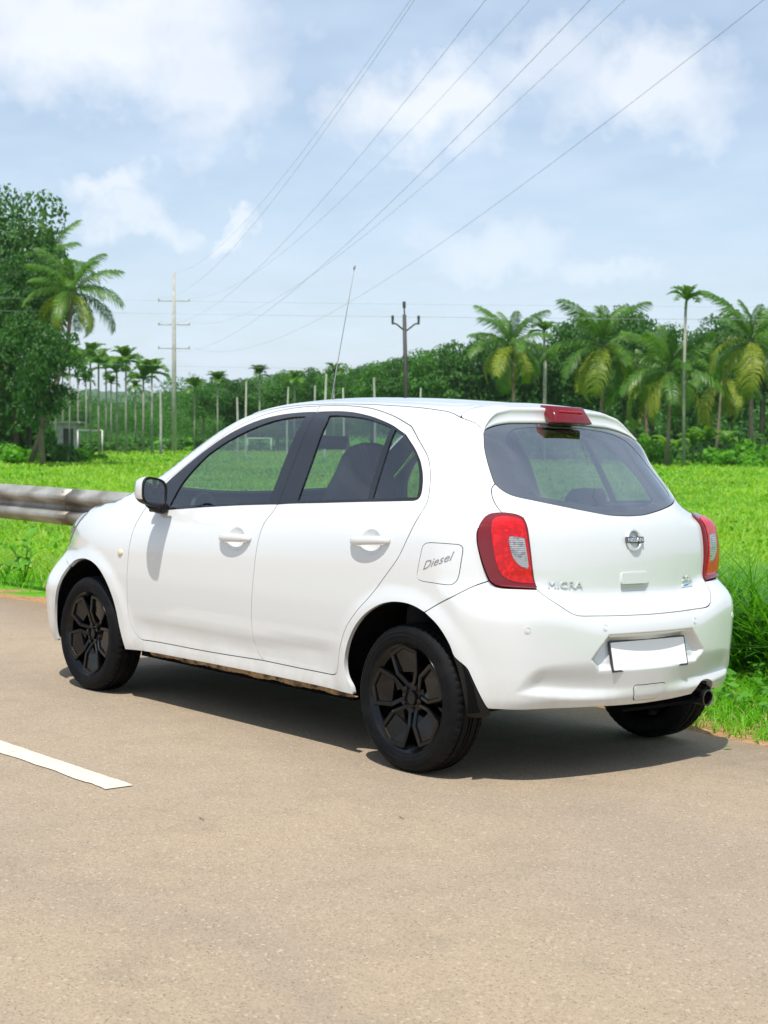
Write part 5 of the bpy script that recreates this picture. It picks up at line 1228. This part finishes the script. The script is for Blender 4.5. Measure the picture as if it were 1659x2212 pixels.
for k,(x,y,d_) in enumerate([(52,800,118),(88,812,122),(136,815,124),(185,822,124),(240,830,126),(292,838,124)]):
    areca(x,y,d_,.95,'thin areca palm, %s from the left in the back row'%('first','second','third','fourth','fifth','sixth')[k],seed=40+k,r_=.06,group='back row of areca palms')
k=0
for x,d_,rx,h,kd in [(-20,78,2.8,4.2,0),(40,77,2.4,3.4,1),(85,80,2.1,2.9,0),(118,82,1.7,1.7,2),(5,74,2.0,1.7,2),(150,86,1.6,1.1,1),(178,90,1.2,1.0,2)]:
    bush(x,d_,rx,h,kd,['large dark bush at the left edge of the field','green bush under the tall dark tree','dark bush left of the shed','bright green bush in front of the shed','low bright bush at the field edge below the tall tree','low green bush right of the shed','small bright bush by the goal frame'][k],'bushes at the left of the field'); k+=1
def mass(name,items,label,cat=None,kind=None):
    """several bushes grown into one body of leaves"""
    Q=[];M_=[]
    for x,d_,rx,h,kd in items:
        me=BUSH[kd]; co=np.empty(len(me.vertices)*3,np.float32); me.vertices.foreach_get('co',co); co=co.reshape(-1,3); b=gnd(x,d_); a=random.uniform(0,6.28)
        Q.append((co@np.array([[math.cos(a),math.sin(a),0],[-math.sin(a),math.cos(a),0],[0,0,1]]))*np.array([rx,rx,h])+np.array(b)-[0,0,.1]); M_.append(np.full(len(co)//4,kd))
    V=np.vstack(Q); n=len(V)//4; return tag(link(name,fastmesh(name,V,np.arange(n*4).reshape(n,4),(LEAF_DARK,LEAF_MID,LEAF_LIGHT),False,np.concatenate(M_))),label,cat,kind=kind)
mass('hedge',[(x,d_,2.4,h,kd) for x,d_,h,kd in ((20,112,1.9,0),(75,116,1.7,1),(130,120,1.6,0),(190,118,1.5,1),(240,120,1.4,0),(290,122,1.4,1),(335,124,1.5,0),(385,126,1.8,1),(430,126,1.6,2),(480,128,1.3,1),(530,128,1.4,2),(590,128,1.3,0),(650,130,1.3,1))],'long loose hedge along the far side of the field below the areca palms','hedge')
tree('broadleaf_tree',92,690,70.5,1.9,0,'small dark tree in front of the foot of the yellowing coconut palm',squash=1.5)
# -- far wood that reads as one mass, and hills behind it
def wood():
    g=np.random.default_rng(5); Q,Fc=[],[]; b=0
    me=CROWNS[0][0]; co=np.empty(len(me.vertices)*3,np.float32); me.vertices.foreach_get('co',co); co=co.reshape(-1,4,3)
    tx=[-150,100,300,400,480,560,650,720,800,850,900,1000,1080,1160]; ty=[852,856,850,834,832,826,818,812,806,795,782,770,776,780]
    for row,(d0,dy,n) in enumerate(((190,0,48),(172,26,48),(158,52,48),(148,76,42))):
        for i in range(n):
            px_=-150+1310*(i+g.uniform(-.35,.35))/(n-1); d_=d0+g.uniform(-6,6); top=at(px_,np.interp(px_,tx,ty)+dy+g.choice([-34,-22,-10,0,8,16]),d_); r0=g.uniform(1.7,3.9)
            gz0=gz(top.x,top.y); hh=top.z-gz0; k=co[g.random(len(co))<.22]; a=g.uniform(0,6.28); M=np.array([[math.cos(a),-math.sin(a),0],[math.sin(a),math.cos(a),0],[0,0,1]])
            v=k@M.T*np.array([r0,r0,max(hh*.42,1.2)])*1.0+np.array([top.x,top.y,gz0+hh-max(hh*.42,1.2)*.95]); Q.append(v.reshape(-1,3))
    # the wood goes on to both sides, thinner
    for px0,px1 in ((-1900,-160),(1170,3600)):
        for d0,dy,n in ((188,0,44),(158,50,40)):
            for i in range(n):
                px_=px0+(px1-px0)*(i+g.uniform(-.4,.4))/(n-1); d_=d0+g.uniform(-8,8); top=at(px_,800+dy+g.choice([-30,-15,0,14]),d_); r0=g.uniform(3.4,5.2); gz0=gz(top.x,top.y); hh=top.z-gz0; a=g.uniform(0,6.28)
                M=np.array([[math.cos(a),-math.sin(a),0],[math.sin(a),math.cos(a),0],[0,0,1]]); k=co[g.random(len(co))<.11]; k=k.mean(1,keepdims=True)+(k-k.mean(1,keepdims=True))*1.5
                v=k@M.T*np.array([r0,r0,hh*.5])+np.array([top.x,top.y,gz0+hh*.52]); Q.append(v.reshape(-1,3))
    V=np.vstack(Q); n=len(V)//4
    tag(link('far_wood',fastmesh('far_wood',V,np.arange(n*4).reshape(n,4),(LEAF_MID,))),'dense far wood along the back of the field behind the car roof',kind='stuff')
wood()
HILL=leafmat('hill_forest',(.03,.085,.022),(.06,.13,.03),trans=0,vscale=.05)
def hills():
    tx=np.array([-4200,-1500,-300,150,350,440,480,570,640,700,800,870,960,1100,1300,1659,2000,3500,5500]); ty=np.array([905,860,850,845,850,838,832,814,810,818,794,802,812,800,810,820,830,850,905])
    g=np.random.default_rng(9); xs=np.concatenate([np.linspace(-4200,-320,60),np.linspace(-300,2000,300),np.linspace(2040,5500,60)]); D0=640; V=[];rows=14
    nz=sum(np.sin(xs*f+p)*a for f,p,a in ((.05,1,2.0),(.11,2,1.6),(.23,.5,1.3),(.43,3,1.0)))+np.convolve(g.uniform(-3,3,424),np.ones(5)/5,'valid')
    for r0 in range(rows):
        f=r0/(rows-1)
        for i,x in enumerate(xs):
            y=np.interp(x,tx,ty)+nz[i]; top=at(x,y,D0); foot=at(x,930,D0-220*(1-f)); z=FIELD+(top.z-FIELD)*math.sin(f*math.pi/2)**1.2+(g.uniform(-.5,.5) if 0<r0<rows-1 else 0); V.append((foot.x,foot.y,z))
    I=np.arange(rows*420).reshape(rows,420); F_=np.stack([I[:-1,:-1],I[:-1,1:],I[1:,1:],I[1:,:-1]],-1).reshape(-1,4)
    tag(link('hills',fastmesh('hills',V,F_,(HILL,),True)),'low wooded hills far behind the field',kind='structure')
hills()
# single trees that stand out of the far wood
for x,y,d_,r0,kd,lab in ((438,828,136,2.0,1,'small round tree in the far wood just right of the power pole'),(505,815,140,2.4,0,'dark tree rising from the far wood above the windscreen'),(598,806,138,2.6,1,'green tree rising from the far wood left of the antenna'),(655,800,142,2.6,0,'dark round tree in the far wood beside the antenna foot'),(752,792,136,2.6,1,'green tree in the far wood right of the antenna'),(803,786,132,2.6,0,'dark tree in the far wood left of the forked pole')):
    tree('broadleaf_tree',x,y,d_,r0,kd,lab,'trees standing out of the far wood',squash=1.1)
for k,(x,y,d_,lab) in enumerate(((560,812,128,'areca palm standing out of the far wood above the front door'),(636,822,126,'areca palm in the far wood left of the antenna foot'),(722,806,126,'areca palm in the far wood right of the antenna foot'),(420,838,124,'areca palm just right of the power pole'),(470,826,126,'areca palm between power pole and windscreen'))): areca(x,y,d_,1.2,lab,seed=60+k,r_=.07,group='areca palms in the far wood')
# -- right: wall of trees
RT=[(842, 780, 122, 2.8, 1, 1.0), (893, 768, 120, 3.14, 0, 1.0), (948, 754, 118, 3.25, 1, 1.1), (1003, 734, 116, 3.25, 0, 1.25), (1062, 748, 118, 3.14, 3, 1.15), (1128, 734, 118, 3.25, 0, 1.2), (1190, 754, 116, 2.91, 1, 1.1), (1246, 690, 114, 3.36, 0, 1.3), (1300, 698, 116, 3.14, 1, 1.2), (1352, 676, 112, 3.47, 0, 1.35), (1408, 712, 114, 3.14, 3, 1.2), (1462, 726, 112, 3.02, 1, 1.2), (1520, 688, 112, 3.47, 3, 1.35), (1576, 702, 114, 3.25, 0, 1.25), (1640, 678, 112, 3.58, 1, 1.35), (1705, 676, 112, 3.7, 0, 1.35), (1770, 686, 110, 3.58, 3, 1.3)]
RLAB=['leftmost green tree right of the antenna','dark tree just right of the forked pole','green tree between forked pole and first coconut palm','tall dark tree left of the first coconut palm','slim dark tree behind the first coconut palm','dark tree behind the right of the first coconut palm','lower green tree between the first and second coconut palms','tall dark tree left behind the second coconut palm','green tree behind the crown of the second coconut palm','highest round tree right of the second coconut palm','slim tree left of the tall areca palm','green tree behind the third coconut palm','tall tree behind the tall areca palm','dark tree left behind the rightmost coconut palm','tall green tree behind the rightmost coconut palm','tall dark tree at the right edge of the picture','tree just beyond the right edge']
for (x,y,d_,r0,kd,sq),lab in zip(RT[:-1],RLAB): tree('broadleaf_tree',x,y,d_,r0,kd,lab,'trees along the right of the field',squash=sq)
mass('undergrowth',[(x,100+(k%3)*3,2.2,random.uniform(2.6,4.2),(0,0,1)[k%3]) for k,x in enumerate(range(990,1780,34))]+[(x,96,1.7,random.uniform(1.4,2.0),(0,1,0,2)[k%4]) for k,x in enumerate(range(1120,1760,42))],'dense dark undergrowth under the right-hand trees',kind='stuff')
# coconut palms
palm(1104,748,88,3.0,22,'leftmost of the right-hand coconut palms, with a long hanging frond',lean=-.5,dead=4,seed=21,tr=.12)
palm(1302,748,86,3.6,18,'coconut palm with wide arching yellow-green fronds above the rear window',lean=.2,dead=5,seed=22)
palm(1446,800,84,3.3,22,'coconut palm with low hanging fronds behind the brake lamp end of the roof',lean=.1,dead=5,seed=23,tr=.12)
palm(1620,738,84,3.6,20,'rightmost coconut palm with a brown fruiting heart',lean=-.1,dead=4,seed=24)
palm(1556,822,95,3.4,14,'smaller coconut palm between the two right-hand ones',lean=.3,dead=3,seed=25,tr=.11)
palm(1392,826,98,3.3,12,'shaded coconut palm behind the hanging-frond palm',lean=-.3,dead=2,seed=26,tr=.11)
areca(1479,652,82,1.25,'tall areca palm rising alone above the right-hand trees',seed=2,r_=.085,group=None,split=True)
areca(1173,718,90,1.15,'areca palm right beside the leftmost right-hand coconut palm',seed=3,r_=.075,group=None,split=True)
# shrubs along the foot of the trees
bush(1396,88,1.5,2.5,2,'bright green shrub standing beside the rear window edge','bright shrubs')
bush(1602,82,2.0,2.2,2,'bright green shrub below the rightmost coconut palm','bright shrubs')
bush(1662,80,1.5,1.7,2,'bright green shrub at the right edge of the field','bright shrubs')
# banana plants
BAN=leafmat('banana_leaf',(.06,.17,.018),(.13,.27,.03),trans=.4,rough=.4,spec=.5)
def ban_leaf():
    V=[];F_=[];n=12
    for i in range(n+1):
        t=i/n; x=t*.8+.08*math.sin(t*3); z=.75*t-.85*t*t*.9; wd=.15*math.sin(math.pi*min(1,t*.92+.06))**.6
        V+=[(x,-wd,z+wd*.35),(x,0,z),(x,wd,z+wd*.35)]
    for i in range(n): a=i*3; F_+=[(a,a+3,a+4,a+1),(a+1,a+4,a+5,a+2)]
    return mkmesh('leaf',V,F_,(BAN,))
BL=ban_leaf()
for k,(x,d_,h) in enumerate([(1498,89,1.5),(1532,88,1.9),(1568,90,1.6),(1515,91,1.8),(1440,90,1.3)]):
    b=gnd(x,d_); o=empty('banana_plant',b,(0,0,k)); MB().tube([(0,0,0),(0,0,h*.75)],[.11,.07],8).build('stem',SHAFT,o,smooth=True)
    for j in range(8): link('leaf',BL,o,loc=(0,0,h*.7),rot=(0,-R(random.uniform(5,50)),j*.785+random.uniform(-.2,.2)),scale=1.5)
    tag(o,['banana plant left of the tall areca trunk foot','tallest banana plant under the right-hand palms','banana plant left of the bright shrub','banana plant half behind the tallest one','small banana plant at the foot of the hanging-frond palm'][k],'banana plant','banana plants')
# ================================================================ grass
GRASS=leafmat('grass_blade',(.065,.245,.007),(.17,.45,.016),trans=.45,rough=.5,vscale=.5)
FIELDG=leafmat('field_grass_blade',(.045,.160,.009),(.275,.47,.045),trans=.45,rough=.5,vscale=.16,patch=2.4)
GRASS2=leafmat('tall_grass_blade',(.035,.165,.008),(.10,.30,.018),trans=.4,rough=.4,vscale=1.2,spec=.5)
DRY=leafmat('dry_grass_blade',(.36,.28,.12),(.50,.40,.2),trans=.3,rough=.7,vscale=2)
def blades(P,h,w_,lean,g,seg=3):
    n=len(P); az=g.uniform(0,2*np.pi,n); d=np.stack([np.cos(az),np.sin(az),np.zeros(n)],1); sd=np.stack([-np.sin(az),np.cos(az),np.zeros(n)],1); rows=[]
    for k in range(seg+1):
        t=k/seg; c_=P+d*(lean*h*t**1.8)[:,None]+np.array([0,0,1])*(h*(t-.35*np.minimum(lean,1.4)*t**2.2))[:,None]; ww=w_*(1-t**1.6)*.5+w_*.03; rows+=[c_-sd*ww[:,None],c_+sd*ww[:,None]]
    V=np.stack(rows,1).reshape(-1,3); i=(np.arange(n)*(2*seg+2))[:,None]; F_=np.concatenate([i+np.array([[2*k,2*k+1,2*k+3,2*k+2]]) for k in range(seg)],0); return V,F_
def grass(name,P,h,w_,lean,m_,label,g,seg=3,fm=None,mats=None):
    V,F_=blades(P,h,w_,lean,g,seg); o=link(name,fastmesh(name,V,F_,mats or (m_,),False,np.tile(fm,seg) if fm is not None else None)); return tag(o,label,None,kind='stuff')
def on_ground(x,y): return np.stack([x,y,ground_z(x,y)],1)
g=np.random.default_rng(77)
# short turf beside the road, both ahead of and behind the car
n=52000; x=g.uniform(-2.2,6,n); e=road_edge(x); y=e-.05-g.random(n)**1.25*2.3
k=g.random(n)<np.clip((e-y-.02)/.35,0.05,1); x,y=x[k],y[k]; n=len(x); pt=np.sin(x*3.1+1)*np.sin(y*4.3)+np.sin(x*7.7)*.5
h=(.05+.10*g.random(n))*(1+.35*pt)*np.clip((road_edge(x)-y)/.5,.45,1.5)
grass('verge_grass',on_ground(x,y),np.maximum(h,.03),.004+.004*g.random(n),.5+.9*g.random(n),GRASS,'short grass growing up to the asphalt beside the car',g,fm=(g.random(n)<.07).astype(int),mats=(GRASS,DRY))
n=26000; x=g.uniform(4.5,26,n); y=road_edge(x)-.18-g.random(n)**.7*3.2; k=g.random(n)<np.clip((road_edge(x)-y-.25)/.6,.06,1); x,y=x[k],y[k]; n=len(x)
grass('verge_grass',on_ground(x,y),.07+.13*g.random(n),.006+.006*g.random(n),.5+.9*g.random(n),GRASS,'grass under and in front of the guard rail',g,fm=(g.random(n)<.08).astype(int),mats=(GRASS,DRY))
# tall grass clump behind the right rear corner
n=9500; x=g.normal(2.3,1.5,n); y=-2.35-np.abs(g.normal(0,1.1,n))-.15*np.abs(x-2.3); k=(y>-7)&(x>-.2); x,y=x[k],y[k]; n=len(x)
grass('tall_grass',on_ground(x,y),(.40+.65*g.random(n))*np.clip((road_edge(x)-y)/1.5,.45,1.1),.012+.016*g.random(n),.5+1.0*g.random(n),GRASS2,'tall rank grass beside the right rear corner of the car',g,seg=5)
# the field, blades thinning and broadening with distance
n=185000; d_=9*np.exp(g.random(n)*math.log(150/9)); az=math.atan2(FWD.y,FWD.x)+np.where(g.random(n)<.82,g.uniform(-.40,.40,n),g.uniform(-.85,.85,n)); x=CAM.x+d_*np.cos(az); y=CAM.y+d_*np.sin(az); k=y<road_edge(x)-1.6; x,y,d_=x[k],y[k],d_[k]; n=len(x)
pt=np.sin(x*.35+1)*np.sin(y*.31)+.6*np.sin(x*.9+y*.5)
grass('field_grass',on_ground(x,y),(.09+.16*g.random(n))*(1+.35*pt),.006+.0011*d_,.6+.9*g.random(n),FIELDG,'bright green grass of the open field',g,seg=2)
# leafy clumps and ragged tussocks scattered over the field
n=170; d_=18*np.exp(g.random(n)*math.log(95/18)); az=math.atan2(FWD.y,FWD.x)+g.uniform(-.40,.40,n); cx=CAM.x+d_*np.cos(az); cy_=CAM.y+d_*np.sin(az); k=cy_<road_edge(cx)-3; cx,cy_,d_=cx[k],cy_[k],d_[k]
P=[];S_=[]
for a_,b_,dd in zip(cx,cy_,d_):
    m_=26; r0=g.uniform(.25,.8)*(.6+dd/70); q=g.standard_normal((m_,3))*[r0,r0,.10]+[a_,b_,0]; q[:,2]=np.abs(q[:,2])+.12+ground_z(q[:,0],q[:,1]); P.append(q); S_.append(np.full(m_,.022+.0009*dd))
P=np.vstack(P); S_=np.concatenate(S_)[:,None]*(.6+.8*g.random((len(P),1))); n=len(P); nn=np.array([0,0,.8])+rndunit(n,g); nn/=np.linalg.norm(nn,axis=1,keepdims=True); a=np.cross(nn,rndunit(n,g)); a/=np.linalg.norm(a,axis=1,keepdims=True)
V,F_=quads(P,a*S_,np.cross(nn,a)*S_*.6); tag(link('field_weeds',fastmesh('field_weeds',V,F_,(LEAF_LIGHT,))),'darker leafy weeds growing in clumps over the field',kind='stuff')
# leafy ground cover
WEED=leafmat('weed_leaf',(.055,.21,.012),(.13,.36,.03),trans=.4,rough=.45,spec=.5)
n=2600; x=g.uniform(-.9,3.2,n); y=road_edge(x)-.55-g.random(n)*1.5; k=np.sin(x*2.3+.6)+np.sin(y*3.7+x)>.0; x,y=x[k],y[k]; n=len(x); P=on_ground(x,y)+np.stack([0*x,0*x,.05+.12*g.random(n)],1)
nn=np.array([0,0,1.])+.6*rndunit(n,g); nn/=np.linalg.norm(nn,axis=1,keepdims=True); a=np.cross(nn,rndunit(n,g)); a/=np.linalg.norm(a,axis=1,keepdims=True); s=(.018+.022*g.random((n,1)))
V,F_=quads(P,a*s,np.cross(nn,a)*s*.75); tag(link('low_weeds',fastmesh('low_weeds',V,F_,(WEED,))),'small-leaved weeds creeping through the grass behind the exhaust',kind='stuff')
# broad-leaved weed by the guard rail
def leaf_mesh():
    V=[];F_=[];n=8
    for i in range(n+1):
        t=i/n; wd=.30*math.sin(math.pi*min(1,.06+t*.93))**.8*(1-.35*t); z=.12*math.sin(t*2.4)-.18*t*t; V+=[(t,-wd,z+wd*.25),(t,0,z),(t,wd,z+wd*.25)]
    for i in range(n): a=i*3; F_+=[(a,a+3,a+4,a+1),(a+1,a+4,a+5,a+2)]
    return mkmesh('leaf',V,F_,(WEED,))
LM=leaf_mesh()
def weed(bx,by,h,nl,label,sc=.16):
    b=Vector((bx,by,gz(bx,by))); o=empty('broadleaf_weed',b,(0,0,random.random()*6)); 
    for q in range(3):
        a=q*2.1; tp=Vector((.10*math.cos(a),.10*math.sin(a),h*(1-.18*q))); MB().tube([(0,0,0),tp*.5+Vector((.01,0,0)),tp],[.007,.005,.003],5).build('stem',WEED,o,smooth=True)
        for j in range(nl//3):
            f=.35+.65*j/(nl//3-1); p=tp*f; link('leaf',LM,o,loc=p,rot=(random.uniform(-.3,.3),-R(random.uniform(-15,50)),j*2.4+q),scale=sc*random.uniform(.7,1.15))
    return tag(o,label,'weed','weeds along the verge')
pw=at(52,1238,14.6); weed(pw.x,pw.y,.42,18,'broad-leaved green weed standing in the grass below the guard rail')
pw=at(12,1236,14.8); weed(pw.x,pw.y,.22,12,'small broad-leaved weed at the left edge below the guard rail',.12)
# fallen leaf and twigs on the asphalt
q=at(1582,1588,6.72); o=link('fallen_leaf',LM,None,loc=(q.x,q.y,q.y*TANC+.008),rot=(CAMBER,0,1.2),scale=.045); tag(o,'small pale green leaf lying on the asphalt edge behind the car','leaf')
def roadpt(px_,py_):
    d=(at(px_,py_,1)-CAM); t=(CAM.y*TANC-CAM.z)/(d.z-d.y*TANC); return CAM+d*t
for px_,py_,L_,lab in ((436,1771,.018,'small dark twig on the asphalt below the lane marking'),(868,1769,.016,'dark twig on the open asphalt in front of the car side'),):
    q=roadpt(px_,py_); a=random.uniform(0,3); v=Vector((math.cos(a),math.sin(a),0))*L_; tag(MB().tube([q-v+Vector((0,0,.004)),q+Vector((.006,.004,.008)),q+v+Vector((0,0,.004))],[.0015,.002,.001],5).build('twig',BARK,smooth=True),lab,'twig')
# ================================================================ air
def air():
    m_=bpy.data.materials.new('haze'); m_.use_nodes=True; t=m_.node_tree; t.nodes.clear(); o=t.nodes.new('ShaderNodeOutputMaterial'); v=t.nodes.new('ShaderNodeVolumePrincipled')
    v.inputs['Color'].default_value=(.86,.93,1,1); v.inputs['Density'].default_value=.00016; v.inputs['Anisotropy'].default_value=.2; t.links.new(v.outputs[0],o.inputs['Volume'])
    mb=MB().box((250,-250,9),(1100,1100,22)); ob=mb.build('haze',m_); tag(ob,None,kind='stuff')
air()
